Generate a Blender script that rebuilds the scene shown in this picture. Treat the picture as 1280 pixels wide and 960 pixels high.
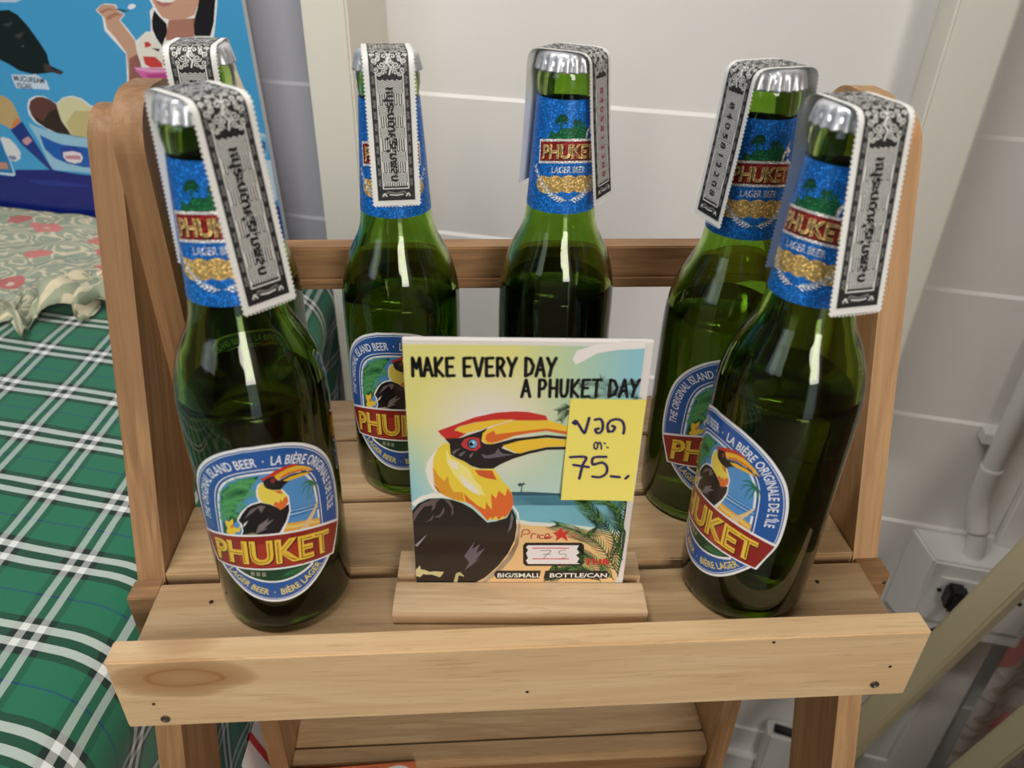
import bpy, bmesh, math, random
from mathutils import Vector, Matrix, noise
from mathutils.geometry import tessellate_polygon
random.seed(7)
for o in list(bpy.data.objects): bpy.data.objects.remove(o)
SC = bpy.context.scene
COL = SC.collection
V = Vector
R = math.radians

# ---------------------------------------------------------------- camera
CAMP = V((-0.0275, -0.2192, 0.2826)); YAW, PITCH, ROLL, FPX = 0.0769, 0.5616, -0.0254, 952.58
def make_camera():
    f = V((math.sin(YAW)*math.cos(PITCH), math.cos(YAW)*math.cos(PITCH), -math.sin(PITCH)))
    r = V((math.cos(YAW), -math.sin(YAW), 0)); d = f.cross(r)
    c, s = math.cos(ROLL), math.sin(ROLL)
    r2 = c*r + s*d; d2 = -s*r + c*d
    m = Matrix((( r2.x, -d2.x, -f.x, CAMP.x), (r2.y, -d2.y, -f.y, CAMP.y), (r2.z, -d2.z, -f.z, CAMP.z), (0, 0, 0, 1)))
    cam = bpy.data.cameras.new('camera'); o = bpy.data.objects.new('camera', cam); COL.objects.link(o)
    o.matrix_world = m; cam.sensor_width = 36; cam.lens = FPX*36/1280; cam.clip_start = .01
    cam.dof.use_dof = True; cam.dof.focus_distance = .42; cam.dof.aperture_fstop = 11
    SC.camera = o
make_camera()

# ---------------------------------------------------------------- world, light, exposure
def make_light():
    w = bpy.data.worlds.new('daylight'); SC.world = w; w.use_nodes = True
    bg = w.node_tree.nodes['Background']; bg.inputs[0].default_value = (.80, .90, 1, 1); bg.inputs[1].default_value = 1.0
    def area(name, loc, target, sx, sy, power, col):
        l = bpy.data.lights.new(name, 'AREA'); l.shape = 'RECTANGLE'; l.size = sx; l.size_y = sy; l.energy = power; l.color = col
        o = bpy.data.objects.new(name, l); COL.objects.link(o); o.location = loc
        o.rotation_euler = (V(target)-V(loc)).to_track_quat('-Z', 'Y').to_euler()
    # daylight of the open shop front, behind and to the right of the photographer
    area('shopfront_daylight', (.80, -2.3, 1.05), (-.1, .3, -.1), 1.5, 1.3, 82, (1, .93, .84))
    # daylight of the window in the left wall
    area('side_window_daylight', (-1.75, -1.3, 1.0), (0, .4, 0), 0.9, 1.0, 4, (.86, .93, 1))
    # fluorescent tube hanging above the rack
    area('hanging_tube', (-.35, -.05, 1.2), (-.25, .2, 0), .6, .08, 8.5, (1, .97, .93))
    SC.view_settings.view_transform = 'Standard'; SC.view_settings.look = 'None'
    SC.view_settings.exposure = 0.0; SC.view_settings.gamma = 1.0; SC.view_settings.use_curve_mapping = False
make_light()

# ---------------------------------------------------------------- helpers
def lin(c):
    o = []
    for v in c[:3]:
        v = v/255; o.append(v/12.92 if v <= .04045 else ((v+.055)/1.055)**2.4)
    return (*o, 1)
def link(o, parent=None):
    COL.objects.link(o)
    if parent is not None: o.parent = parent
    return o
def tag(o, label, cat, group=None):
    o['label'] = label; o['category'] = cat
    if group: o['group'] = group
    return o
def thing(name, label, cat, loc=(0, 0, 0), rz=0, group=None):
    o = bpy.data.objects.new(name, None); o.empty_display_size = .02; link(o)
    o.location = loc; o.rotation_euler = (0, 0, rz)
    return tag(o, label, cat, group)
def struct(o):
    o['kind'] = 'structure'; return o
def obj(name, bm, mat, parent=None, smooth=False, matrix=None):
    me = bpy.data.meshes.new(name)
    bmesh.ops.recalc_face_normals(bm, faces=bm.faces[:])
    bm.to_mesh(me); bm.free()
    if mat: me.materials.append(mat)
    if smooth:
        for p in me.polygons: p.use_smooth = True
    o = bpy.data.objects.new(name, me)
    if matrix is not None: o.matrix_world = matrix
    return link(o, parent)
def box(bm, x0, x1, y0, y1, z0, z1, bev=0):
    t = bmesh.new(); bmesh.ops.create_cube(t, size=1)
    for v in t.verts:
        v.co = V((x0 if v.co.x < 0 else x1, y0 if v.co.y < 0 else y1, z0 if v.co.z < 0 else z1))
    if bev: bmesh.ops.bevel(t, geom=t.edges[:], offset=bev, segments=2, affect='EDGES')
    me = bpy.data.meshes.new('t'); t.to_mesh(me); t.free(); bm.from_mesh(me); bpy.data.meshes.remove(me)
    return bm
def prism(pts, t0, t1, bev=0):
    """polygon in local XY, extruded along local Z"""
    bm = bmesh.new()
    a = [bm.verts.new((p[0], p[1], t0)) for p in pts]; b = [bm.verts.new((p[0], p[1], t1)) for p in pts]
    n = len(pts); bm.faces.new(a); bm.faces.new(b[::-1])
    for i in range(n): bm.faces.new((a[i], a[(i+1) % n], b[(i+1) % n], b[i]))
    if bev:
        es = [e for e in bm.edges if len(e.link_faces) == 2 and e.calc_face_angle(0) > .6]
        bmesh.ops.bevel(bm, geom=es, offset=bev, segments=2, affect='EDGES')
    return bm
def lathe(bm, prof, seg=48, rad=None):
    rings = []
    for i, (r, z) in enumerate(prof):
        if r < 1e-6: rings.append([bm.verts.new((0, 0, z))]); continue
        ring = []
        for k in range(seg):
            a = 2*math.pi*k/seg; rr = r*(rad(i, a) if rad else 1)
            ring.append(bm.verts.new((rr*math.cos(a), rr*math.sin(a), z)))
        rings.append(ring)
    for a, b in zip(rings, rings[1:]):
        for k in range(seg):
            q = (k+1) % seg
            if len(a) == 1 and len(b) == 1: continue
            if len(a) == 1: bm.faces.new((a[0], b[q], b[k]))
            elif len(b) == 1: bm.faces.new((a[k], a[q], b[0]))
            else: bm.faces.new((a[k], a[q], b[q], b[k]))
    return bm
def tube(bm, pts, r, seg=10):
    pts = [V(p) for p in pts]; rings = []; up = V((0, 0, 1))
    for i, p in enumerate(pts):
        d = (pts[min(i+1, len(pts)-1)]-pts[max(i-1, 0)]).normalized()
        s = d.cross(up if abs(d.z) < .95 else V((1, 0, 0))).normalized(); u = s.cross(d)
        rr = r[i] if isinstance(r, (list, tuple)) else r
        rings.append([bm.verts.new(p+(s*math.cos(a)+u*math.sin(a))*rr) for a in (2*math.pi*k/seg for k in range(seg))])
    for a, b in zip(rings, rings[1:]):
        for k in range(seg): bm.faces.new((a[k], a[(k+1) % seg], b[(k+1) % seg], b[k]))
    bm.faces.new(rings[0][::-1]); bm.faces.new(rings[-1])
    return bm
def smooth_path(pts, n=8):
    pts = [V(p) for p in pts]; out = []
    for i in range(len(pts)-1):
        a, b, c, d = pts[max(i-1, 0)], pts[i], pts[i+1], pts[min(i+2, len(pts)-1)]
        for k in range(n):
            t = k/n
            out.append(.5*((2*b)+(c-a)*t+(2*a-5*b+4*c-d)*t*t+(3*b-a-3*c+d)*t**3))
    return out+[pts[-1]]

# ---------------------------------------------------------------- materials
class NT:
    def __init__(s, name):
        s.m = bpy.data.materials.new(name); s.m.use_nodes = True; s.t = s.m.node_tree; s.b = s.t.nodes['Principled BSDF']
    def n(s, typ, **kw):
        nd = s.t.nodes.new(typ)
        for k, v in kw.items():
            if k.startswith('i_'):
                key = k[2:]; nd.inputs[int(key) if key.isdigit() else key].default_value = v
            else: setattr(nd, k, v)
        return nd
    def l(s, a, b): s.t.links.new(a, b)
    def math(s, op, a, b=None, clamp=False):
        nd = s.n('ShaderNodeMath', operation=op, use_clamp=clamp)
        for i, v in enumerate((a, b)):
            if v is None: continue
            if isinstance(v, (int, float)): nd.inputs[i].default_value = v
            else: s.l(v, nd.inputs[i])
        return nd.outputs[0]
    def mix(s, f, a, b, blend='MIX'):
        nd = s.n('ShaderNodeMix', data_type='RGBA', blend_type=blend)
        for i, v in ((0, f), (6, a), (7, b)):
            if isinstance(v, (int, float, tuple)): nd.inputs[i].default_value = v
            else: s.l(v, nd.inputs[i])
        return nd.outputs[2]
    def ramp(s, f, stops, const=False):
        nd = s.n('ShaderNodeValToRGB'); cr = nd.color_ramp
        if const: cr.interpolation = 'CONSTANT'
        while len(cr.elements) < len(stops): cr.elements.new(.5)
        for e, (p, c) in zip(cr.elements, stops): e.position = p; e.color = c
        s.l(f, nd.inputs[0]); return nd.outputs[0]
    def bump(s, h, strength=.2, dist=.001):
        nd = s.n('ShaderNodeBump'); nd.inputs['Strength'].default_value = strength; nd.inputs['Distance'].default_value = dist
        s.l(h, nd.inputs['Height']); s.l(nd.outputs[0], s.b.inputs['Normal'])
    def set(s, **kw):
        for k, v in kw.items(): s.b.inputs[k.replace('_', ' ')].default_value = v
        return s.m
def wood(name, base, dark, knots=.35, rough=.55, knot=None):
    t = NT(name); tc = t.n('ShaderNodeTexCoord'); oi = t.n('ShaderNodeObjectInfo')
    ofs = t.n('ShaderNodeVectorMath', operation='SCALE'); t.l(oi.outputs['Random'], ofs.inputs['Scale']); ofs.inputs[0].default_value = (7.3, 3.1, 5.7)
    add = t.n('ShaderNodeVectorMath', operation='ADD'); t.l(tc.outputs['Object'], add.inputs[0]); t.l(ofs.outputs[0], add.inputs[1])
    def noi(sc, scale, det, dist):
        mp = t.n('ShaderNodeMapping'); mp.inputs['Scale'].default_value = sc; t.l(add.outputs[0], mp.inputs[0])
        n = t.n('ShaderNodeTexNoise'); n.inputs['Scale'].default_value = scale; n.inputs['Detail'].default_value = det; n.inputs['Distortion'].default_value = dist
        t.l(mp.outputs[0], n.inputs['Vector']); return n.outputs['Fac']
    big = noi((5, 60, 60), 1.0, 3, .9)
    fine = noi((12, 420, 420), 1.0, 4, .3)
    pore = noi((40, 900, 900), 1.0, 2, 0)
    bands = t.math('SINE', t.math('MULTIPLY', big, 22))
    g = t.math('ADD', t.math('MULTIPLY', bands, .16), t.math('ADD', t.math('MULTIPLY', fine, .7), .15), clamp=True)
    mid = tuple((a+b)/2 for a, b in zip(base, dark))
    col = t.ramp(g, [(.12, lin(dark)), (.5, lin(mid)), (.85, lin(base))])
    wide = noi((2.5, 14, 14), 1.0, 2, .4)
    col = t.mix(t.math('MULTIPLY', t.math('SUBTRACT', wide, .45, clamp=True), knots*6, clamp=True), col, lin(dark))
    if knot:                                 # one real knot: centre x, z and half sizes in object space
        sp = t.n('ShaderNodeSeparateXYZ'); t.l(tc.outputs['Object'], sp.inputs[0])
        kx = t.math('DIVIDE', t.math('SUBTRACT', sp.outputs[0], knot[0]), knot[2]); kz = t.math('DIVIDE', t.math('SUBTRACT', sp.outputs[2], knot[1]), knot[3])
        rr = t.math('ADD', t.math('SQRT', t.math('ADD', t.math('MULTIPLY', kx, kx), t.math('MULTIPLY', kz, kz))), t.math('MULTIPLY', t.math('SUBTRACT', big, .5), .9))
        col = t.mix(t.ramp(rr, [(0, (.7, .7, .7, 1)), (.35, (.8, .8, .8, 1)), (.42, (1, 1, 1, 1)), (.5, (.75, .75, .75, 1)), (.85, (.5, .5, .5, 1)), (1, (0, 0, 0, 1))]), col, lin((160, 112, 66)))
    pm = t.math('LESS_THAN', pore, .36)
    col = t.mix(t.math('MULTIPLY', pm, .22), col, lin(tuple(c*.6 for c in dark)))
    t.l(col, t.b.inputs['Base Color']); t.bump(fine, .25, .0006)
    return t.set(Roughness=rough)
def plain(name, col, rough=.5, metal=0, bump=0, scale=60, var=0):
    t = NT(name)
    if var or bump:
        tc = t.n('ShaderNodeTexCoord'); n = t.n('ShaderNodeTexNoise'); n.inputs['Scale'].default_value = scale; n.inputs['Detail'].default_value = 4
        t.l(tc.outputs['Object'], n.inputs['Vector'])
        if var: t.l(t.mix(t.math('MULTIPLY', n.outputs['Fac'], var, clamp=True), lin(col), lin(tuple(c*.6 for c in col))), t.b.inputs['Base Color'])
        if bump: t.bump(n.outputs['Fac'], bump, .001)
    if not var: t.b.inputs['Base Color'].default_value = lin(col)
    return t.set(Roughness=rough, Metallic=metal)
def print_mat(name, rough=.35, coat=0):
    t = NT(name); a = t.n('ShaderNodeVertexColor', layer_name='ink'); t.l(a.outputs['Color'], t.b.inputs['Base Color'])
    t.b.inputs['Coat Weight'].default_value = coat
    return t.set(Roughness=rough)
def glitter_mat():
    t = NT('glitter_foil_print'); a = t.n('ShaderNodeVertexColor', layer_name='ink'); tc = t.n('ShaderNodeTexCoord')
    v = t.n('ShaderNodeTexVoronoi'); v.inputs['Scale'].default_value = 2200; t.l(tc.outputs['Object'], v.inputs['Vector'])
    sep = t.n('ShaderNodeSeparateColor'); t.l(v.outputs['Color'], sep.inputs[0])
    spark = t.math('GREATER_THAN', sep.outputs[0], .86)
    bright = t.mix(1, a.outputs['Color'], (2.6, 2.4, 2.2, 1), 'MULTIPLY')
    dim = t.mix(t.math('MULTIPLY', sep.outputs[1], .45), a.outputs['Color'], (0, .01, .03, 1))
    t.l(t.mix(t.math('MULTIPLY', spark, a.outputs['Alpha']), dim, bright), t.b.inputs['Base Color'])
    t.b.inputs['Metallic'].default_value = .2
    bp = t.n('ShaderNodeBump'); bp.inputs['Strength'].default_value = .5; bp.inputs['Distance'].default_value = .0003
    t.l(sep.outputs[2], bp.inputs['Height']); t.l(bp.outputs[0], t.b.inputs['Normal'])
    return t.set(Roughness=.33)
def glass_mat(name, col, rough, ior):
    t = NT(name); t.b.inputs['Base Color'].default_value = (*col, 1)
    t.b.inputs['Transmission Weight'].default_value = 1; t.b.inputs['IOR'].default_value = ior
    return t.set(Roughness=rough)
def plaid_mat():
    t = NT('green_plaid_cotton'); uv = t.n('ShaderNodeUVMap', uv_map='weave'); sp = t.n('ShaderNodeSeparateXYZ'); t.l(uv.outputs[0], sp.inputs[0])
    G, W, K, B = lin((30, 116, 84)), lin((236, 240, 236)), lin((14, 20, 18)), lin((24, 60, 130))
    Dk = lin((18, 62, 46)); st = lambda k: [(0, k), (.075, W), (.165, k), (.265, W), (.355, k), (.43, G)]
    fa = t.math('FRACT', sp.outputs[0]); fb = t.math('FRACT', sp.outputs[1])
    warp = t.ramp(fa, st(Dk), True); weft = t.ramp(fb, st(K)+[(.70, B), (.72, G)], True)
    ca = t.math('SINE', t.math('MULTIPLY', sp.outputs[0], 6.2832*60)); cb = t.math('SINE', t.math('MULTIPLY', sp.outputs[1], 6.2832*60))
    tw = t.math('MULTIPLY', t.math('ADD', ca, cb), .12)
    t.l(t.mix(t.math('ADD', t.math('MULTIPLY', tw, .6), .58, clamp=True), warp, weft), t.b.inputs['Base Color'])
    t.bump(tw, .2, .0005)
    t.b.inputs['Sheen Weight'].default_value = .15
    return t.set(Roughness=.85)
def floral_mat(name, ground, vine, petal, scale=1.0):
    t = NT(name); uv = t.n('ShaderNodeUVMap', uv_map='weave')
    nz = t.n('ShaderNodeTexNoise'); nz.inputs['Scale'].default_value = 26*scale; nz.inputs['Detail'].default_value = 2; t.l(uv.outputs[0], nz.inputs['Vector'])
    wob = t.n('ShaderNodeVectorMath', operation='MULTIPLY_ADD'); t.l(nz.outputs['Color'], wob.inputs[0]); wob.inputs[1].default_value = (.03/scale,)*3; t.l(uv.outputs[0], wob.inputs[2])
    v1 = t.n('ShaderNodeTexVoronoi'); v1.inputs['Scale'].default_value = 17*scale; t.l(wob.outputs[0], v1.inputs['Vector'])
    v2 = t.n('ShaderNodeTexVoronoi', feature='DISTANCE_TO_EDGE'); v2.inputs['Scale'].default_value = 22*scale; t.l(wob.outputs[0], v2.inputs['Vector'])
    n2 = t.n('ShaderNodeTexNoise'); n2.inputs['Scale'].default_value = 60*scale; t.l(uv.outputs[0], n2.inputs['Vector'])
    sep = t.n('ShaderNodeSeparateColor'); t.l(v1.outputs['Color'], sep.inputs[0])
    wv = t.n('ShaderNodeTexWave', wave_type='RINGS'); wv.inputs['Scale'].default_value = 9*scale; wv.inputs['Distortion'].default_value = 26; wv.inputs['Detail'].default_value = 1.5; wv.inputs['Detail Scale'].default_value = 2.4
    t.l(uv.outputs[0], wv.inputs['Vector'])
    col = t.mix(t.math('GREATER_THAN', wv.outputs['Fac'], .72), lin(ground), lin(vine))
    col = t.mix(t.math('MULTIPLY', t.math('GREATER_THAN', n2.outputs['Fac'], .66), .6), col, lin(tuple(c*.82 for c in ground)))
    isf = t.math('MULTIPLY', t.math('GREATER_THAN', sep.outputs[0], .12), t.math('LESS_THAN', v1.outputs['Distance'], t.math('ADD', .26, t.math('MULTIPLY', n2.outputs['Fac'], .22))))
    pc = t.mix(sep.outputs[1], lin(petal), lin(tuple(min(255, c+40) for c in petal)))
    pc = t.mix(t.math('LESS_THAN', v1.outputs['Distance'], .1), pc, lin((226, 206, 176)))
    col = t.mix(isf, col, pc)
    t.l(col, t.b.inputs['Base Color'])
    return t.set(Roughness=.85)

M = {}
M['rail'] = wood('pale_pine_wood', (232, 202, 160), (212, 176, 130), .10, .5, (-.150, .0105, .032, .0125))
M['slat'] = wood('knotty_slat_wood', (206, 178, 138), (168, 134, 94), .34)
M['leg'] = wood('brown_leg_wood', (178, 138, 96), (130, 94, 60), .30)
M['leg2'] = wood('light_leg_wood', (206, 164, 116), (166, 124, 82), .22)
M['holder'] = wood('pale_holder_wood', (226, 198, 160), (196, 162, 122), .15)
M['screw'] = plain('screw_metal', (120, 112, 100), .4, .9)
M['hole'] = plain('nail_hole', (40, 28, 20), .8)
M['glass'] = glass_mat('green_bottle_glass', (.40, .59, .15), 0.0, 1.5)
M['beer'] = glass_mat('beer', (.26, .25, .06), 0.0, 1.34)
M['cap'] = plain('silver_crown_cap', (214, 217, 222), .40, .7)
M['print'] = print_mat('gloss_print', .3, .2)
M['paper'] = print_mat('matt_paper_print', .55)
M['glitter'] = glitter_mat()
M['greywall'] = plain('lilac_grey_board', (172, 171, 182), .45, 0, .1, 30, .06)  # lilac grey tone for the boards left of the first trim
M['wall'] = plain('white_painted_board', (238, 236, 233), .45, 0, .1, 30, .06)
M['trim'] = plain('cream_painted_trim', (232, 228, 216), .45)
M['floor'] = plain('grey_cement_floor', (120, 116, 110), .6, 0, .2, 25, .4)
M['panel'] = wood('brown_shade_panel', (150, 120, 90), (110, 84, 60), .3)  # for the added light blockers, brown for a warm dark cast
M['room'] = plain('grey_room_paint', (112, 108, 102), .8)
M['white'] = plain('white_plastic', (226, 226, 224), .4)
M['black'] = plain('black_rubber', (18, 18, 18), .5)
M['beige'] = plain('beige_powder_coat', (204, 194, 160), .45)
M['plaid'] = plaid_mat()
M['floral'] = floral_mat('sage_floral_cotton', (168, 176, 152), (226, 214, 184), (202, 118, 112))
M['curtain'] = floral_mat('faded_floral_curtain', (212, 202, 198), (184, 172, 160), (208, 132, 126), .5)

# printed artwork, outlines in millimetres (label: arc and height; card and poster: along and up)
ART = {"card":[[1,[126,190,208],[[-4.37,53.21],[46.34,53.61],[47.83,30.97],[34.79,33.77],[20.72,36.01],[4.84,37.19],[-2.61,39.06]]],[1,[96,170,196],[[-4.37,53.21],[46.34,53.61],[46.82,47.66],
[-4.25,47.27]]],[2,[232,236,226],[[-2.61,39.45],[4.82,37.7],[20.69,36.53],[34.73,34.55],[47.75,31.76],[47.95,29.65],[34.87,32.72],[20.81,34.45],[4.89,35.64],[-3.06,37.14]]],[2,[242,
200,142],[[-3.06,37.14],[4.89,35.64],[20.81,34.45],[34.87,32.72],[47.95,29.65],[47.86,0.02],[-22.0,-0.31],[-12.72,8.92],[-4.73,21.32]]],[3,[52,96,110],[[-5.34,53.7],[-4.4,54.93],[4.25,
55.0],[17.76,54.25],[17.82,53.14],[-5.32,52.96]]],[3,[60,90,80],[[0.03,54.72],[0.3,58.61],[0.69,58.61],[0.6,54.72]]],[3,[60,90,80],[[-1.43,59.32],[-0.22,60.17],[0.28,59.57],[1.4,60.3],
[2.02,58.86],[0.68,58.85],[1.28,57.89],[0.31,58.37],[-0.82,57.87]]],[2,[245,240,225],[[-33.15,81.42],[-37.84,75.67],[-40.87,70.69],[-41.6,66.38],[-40.39,59.82],[-37.92,54.64],[-35.57,
54.66],[-38.5,64.23],[-37.93,72.85],[-35.79,77.79]]],[2,[248,244,232],[[-48.49,48.51],[-44.5,51.95],[-39.12,54.03],[-33.82,53.92],[-29.75,50.94],[-35.65,51.65],[-42.78,50.45],[-47.4,
46.22]]],[2,[248,244,232],[[-3.56,46.55],[-1.37,42.7],[-0.43,36.41],[-0.8,31.61],[-1.85,24.29],[-5.42,15.95],[-10.34,8.26],[-17.92,-0.48],[-15.36,-0.47],[-7.8,7.41],[-2.9,15.12],[0.0,
24.3],[0.67,34.03],[-0.47,42.7],[-2.98,47.33]]],[3,[38,30,28],[[-48.52,43.9],[-45.24,48.15],[-40.4,50.85],[-34.48,51.05],[-29.77,50.02],[-25.64,48.3],[-21.49,45.26],[-17.9,41.02],[-14.58,
37.11],[-10.65,37.92],[-5.84,39.93],[-3.54,45.4],[-1.76,41.13],[-1.18,34.82],[-1.91,26.74],[-4.84,18.47],[-9.11,10.84],[-15.38,3.04],[-19.84,-0.32],[-48.66,-0.45],[-48.65,18.21]]],[4,
[108,92,90],[[-47.88,42.36],[-44.07,47.78],[-39.23,50.48],[-35.68,50.51],[-37.51,48.59],[-38.08,45.52],[-39.76,43.58],[-39.05,47.05],[-42.94,46.26],[-46.11,41.59],[-48.12,36.87]]],[4,
[108,92,90],[[-33.91,50.3],[-31.55,49.78],[-29.95,46.35],[-29.91,42.49],[-30.84,40.53],[-30.46,44.81],[-31.89,47.87]]],[4,[108,92,90],[[-34.01,46.32],[-33.96,43.24],[-35.96,40.1],[-38.97,
40.08],[-35.92,41.67]]],[4,[108,92,90],[[-38.6,42.43],[-39.62,38.51],[-42.99,36.91],[-40.51,38.9]]],[4,[118,110,118],[[-3.8,43.46],[-2.83,40.34],[-3.6,34.0],[-5.37,30.78],[-4.26,36.39]]],
[4,[108,100,110],[[-25.39,16.67],[-20.37,25.81],[-21.63,20.86],[-17.91,24.19],[-19.78,18.38],[-15.43,21.73],[-20.42,13.33],[-17.91,15.03],[-25.5,7.32],[-22.93,12.47]]],[4,[150,150,158],
[[-48.12,23.18],[-42.35,29.73],[-43.66,27.29],[-46.93,22.37]]],[4,[214,204,150],[[-48.31,7.63],[-46.17,10.64],[-45.96,8.08],[-43.77,7.66],[-41.93,6.37],[-39.39,6.82],[-34.99,6.41],[-36.97,
2.93],[-40.72,4.65],[-43.25,4.64],[-45.85,2.89],[-48.47,3.74]]],[5,[38,30,28],[[-46.48,2.88],[-44.82,5.06],[-42.32,4.21],[-39.56,1.17],[-40.25,-0.41],[-46.62,-0.44]]],[4,[200,190,140],
[[-29.31,5.57],[-27.4,6.45],[-25.54,3.86],[-26.86,-0.35],[-30.69,-0.37]]],[5,[38,30,28],[[-28.07,4.28],[-25.54,3.42],[-24.31,-0.34],[-28.77,-0.36]]],[4,[244,214,70],[[-33.15,81.29],
[-30.91,80.62],[-30.45,75.04],[-28.21,72.94],[-24.79,71.55],[-21.93,68.71],[-17.89,67.31],[-12.11,67.72],[-10.35,65.2],[-7.96,60.83],[-4.96,57.15],[-3.39,52.66],[-3.0,48.09],[-4.11,
44.23],[-6.45,40.31],[-9.44,38.72],[-12.47,39.09],[-14.58,38.29],[-16.7,41.81],[-19.1,44.89],[-22.66,48.71],[-26.22,49.06],[-29.76,50.56],[-33.27,52.42],[-36.16,54.65],[-38.03,60.58],
[-38.43,66.41],[-37.93,72.85],[-36.07,77.79]]],[5,[228,160,50],[[-38.18,68.57],[-35.91,63.53],[-33.66,60.61],[-31.84,63.56],[-31.25,58.42],[-29.68,54.71],[-25.56,54.74],[-25.03,49.45],
[-29.76,50.56],[-33.27,52.42],[-36.16,54.65],[-38.03,60.58]]],[5,[190,70,40],[[-38.28,62.04],[-37.69,58.37],[-35.28,54.51],[-36.45,54.8],[-37.95,57.62]]],[6,[250,236,140],[[-32.37,78.52],
[-30.77,73.62],[-26.52,70.82],[-22.52,67.27],[-20.23,61.46],[-17.9,58.53],[-15.53,52.56],[-20.26,54.03],[-25.52,58.47],[-29.51,64.31],[-32.26,70.77]]],[7,[244,236,226],[[-26.6,64.7],
[-23.73,61.43],[-20.25,57.77],[-17.78,52.92],[-21.44,54.77],[-24.93,58.47]]],[7,[244,236,226],[[-31.37,72.2],[-28.24,70.81],[-27.14,67.23],[-29.44,67.93],[-30.55,70.07]]],[6,[232,112,
50],[[-24.98,53.99],[-22.64,50.99],[-19.1,47.2],[-15.51,44.77],[-15.23,49.53],[-14.32,47.24],[-12.63,44.79],[-13.06,54.09],[-10.78,51.08],[-9.65,55.62],[-6.65,52.63],[-5.84,57.14],[-3.39,
52.66],[-3.0,48.09],[-4.11,44.23],[-6.45,40.31],[-7.67,41.09],[-9.44,38.72],[-10.68,41.07],[-12.47,39.09],[-13.09,40.66],[-14.58,38.29],[-17.9,43.35],[-21.48,47.19],[-24.44,49.46]]],
[6,[215,95,45],[[-20.33,66.93],[-12.68,66.63],[-10.6,61.54],[-15.57,62.6],[-18.48,64.04]]],[5,[40,32,32],[[-32.82,83.35],[-26.34,83.76],[-22.38,85.51],[-17.89,87.25],[-14.81,88.97],
[-16.48,85.56],[-17.32,82.13],[-15.62,80.76],[-11.09,80.81],[-3.2,82.95],[1.86,84.03],[1.89,83.0],[-6.55,80.85],[-8.79,78.74],[-3.04,76.0],[2.1,76.4],[2.13,75.34],[-3.55,73.16],[-7.53,
70.99],[-9.82,69.54],[-12.11,67.72],[-17.89,67.67],[-21.64,69.08],[-24.79,71.55],[-28.2,73.29],[-30.56,75.39],[-30.79,80.62]]],[6,[205,52,45],[[-35.63,87.28],[-29.04,90.17],[-20.1,94.27],
[-11.25,96.67],[-3.53,97.41],[2.01,97.14],[9.39,95.44],[10.5,93.12],[2.15,92.83],[-3.43,92.98],[-12.33,92.89],[-20.11,91.74],[-26.82,89.52],[-28.8,87.61],[-23.5,86.18],[-26.9,83.75],
[-32.54,83.35],[-34.18,85.05]]],[7,[244,200,60],[[-28.63,87.75],[-26.26,89.53],[-20.11,91.6],[-12.33,93.02],[-3.44,93.44],[-12.31,90.34],[-15.65,88.83],[-20.13,87.23],[-24.62,86.16]]],
[6,[246,202,60],[[-17.32,82.82],[-16.76,86.24],[-14.53,88.64],[-8.96,91.05],[-3.42,92.78],[2.14,93.17],[10.49,93.25],[19.17,89.99],[19.42,85.78],[10.18,87.73],[2.35,86.43],[-3.24,85.01],
[-8.84,82.35],[-13.36,80.65],[-15.62,80.97]]],[7,[226,110,45],[[-15.75,83.52],[-15.08,85.92],[-12.28,87.64],[-11.03,85.75],[-8.9,86.18],[-3.29,87.06],[2.3,87.93],[10.12,89.02],[19.32,
87.42],[19.42,85.78],[10.18,87.73],[2.35,86.43],[-3.81,85.01],[-8.85,82.76],[-12.79,81.34],[-14.78,81.81]]],[7,[40,32,32],[[-15.62,79.72],[-3.22,83.78],[10.27,85.69],[19.47,84.82],[19.55,
83.45],[10.33,84.32],[-0.93,82.7],[-8.81,79.79]]],[7,[246,202,60],[[-8.53,80.14],[-3.18,82.13],[2.45,83.28],[10.34,84.05],[19.57,83.18],[19.76,79.99],[10.55,79.49],[2.64,77.31],[-0.75,
75.88],[-3.05,76.56],[-6.51,78.63]]],[7,[40,32,32],[[-0.75,75.88],[2.65,77.17],[10.55,79.35],[19.77,79.71],[19.87,78.18],[10.62,77.95],[2.13,75.48],[-2.99,73.88]]],[6,[198,60,62],[[-25.93,
80.53],[-24.66,83.09],[-21.83,84.35],[-18.17,83.84],[-17.89,81.43],[-17.55,79.22],[-19.6,77.03],[-22.44,77.5],[-24.99,78.8]]],[7,[108,100,108],[[-17.61,75.72],[-15.03,74.69],[-11.61,
75.78],[-10.21,78.59],[-8.47,75.8],[-3.14,75.43],[-8.73,74.18],[-13.31,73.29],[-16.17,73.26]]],[6,[120,112,112],[[-29.86,76.31],[-28.13,77.72],[-25.73,78.44],[-27.85,77.03],[-29.31,
74.91]]],[6,[120,112,112],[[-27.03,75.07],[-25.3,76.49],[-23.59,76.86],[-25.02,75.65],[-26.19,74.02]]],[6,[120,112,112],[[-22.75,74.4],[-21.31,75.97],[-20.74,76.18],[-21.79,73.35]]],
[6,[246,240,236],[[18.89,122.29],[20.36,126.23],[24.49,127.77],[28.33,129.31],[38.75,130.62],[50.07,130.76],[50.71,127.5],[36.47,126.73],[28.65,125.13],[23.59,121.74],[20.37,119.87]]],
[4,[24,22,24],[[3.22,25.14],[29.06,25.3],[30.41,23.66],[31.2,12.33],[30.05,10.62],[3.67,10.48],[2.36,12.18],[2.03,23.49]]],[5,[244,238,240],[[4.36,23.5],[28.08,23.65],[27.16,21.15],
[28.54,19.08],[27.09,17.39],[28.79,15.29],[27.7,12.74],[29.34,11.9],[4.73,11.76],[3.72,13.88],[4.61,15.58],[3.58,18.51],[4.45,20.6],[3.47,22.26]]],[6,[225,90,90],[[6.42,22.07],[23.51,
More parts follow.
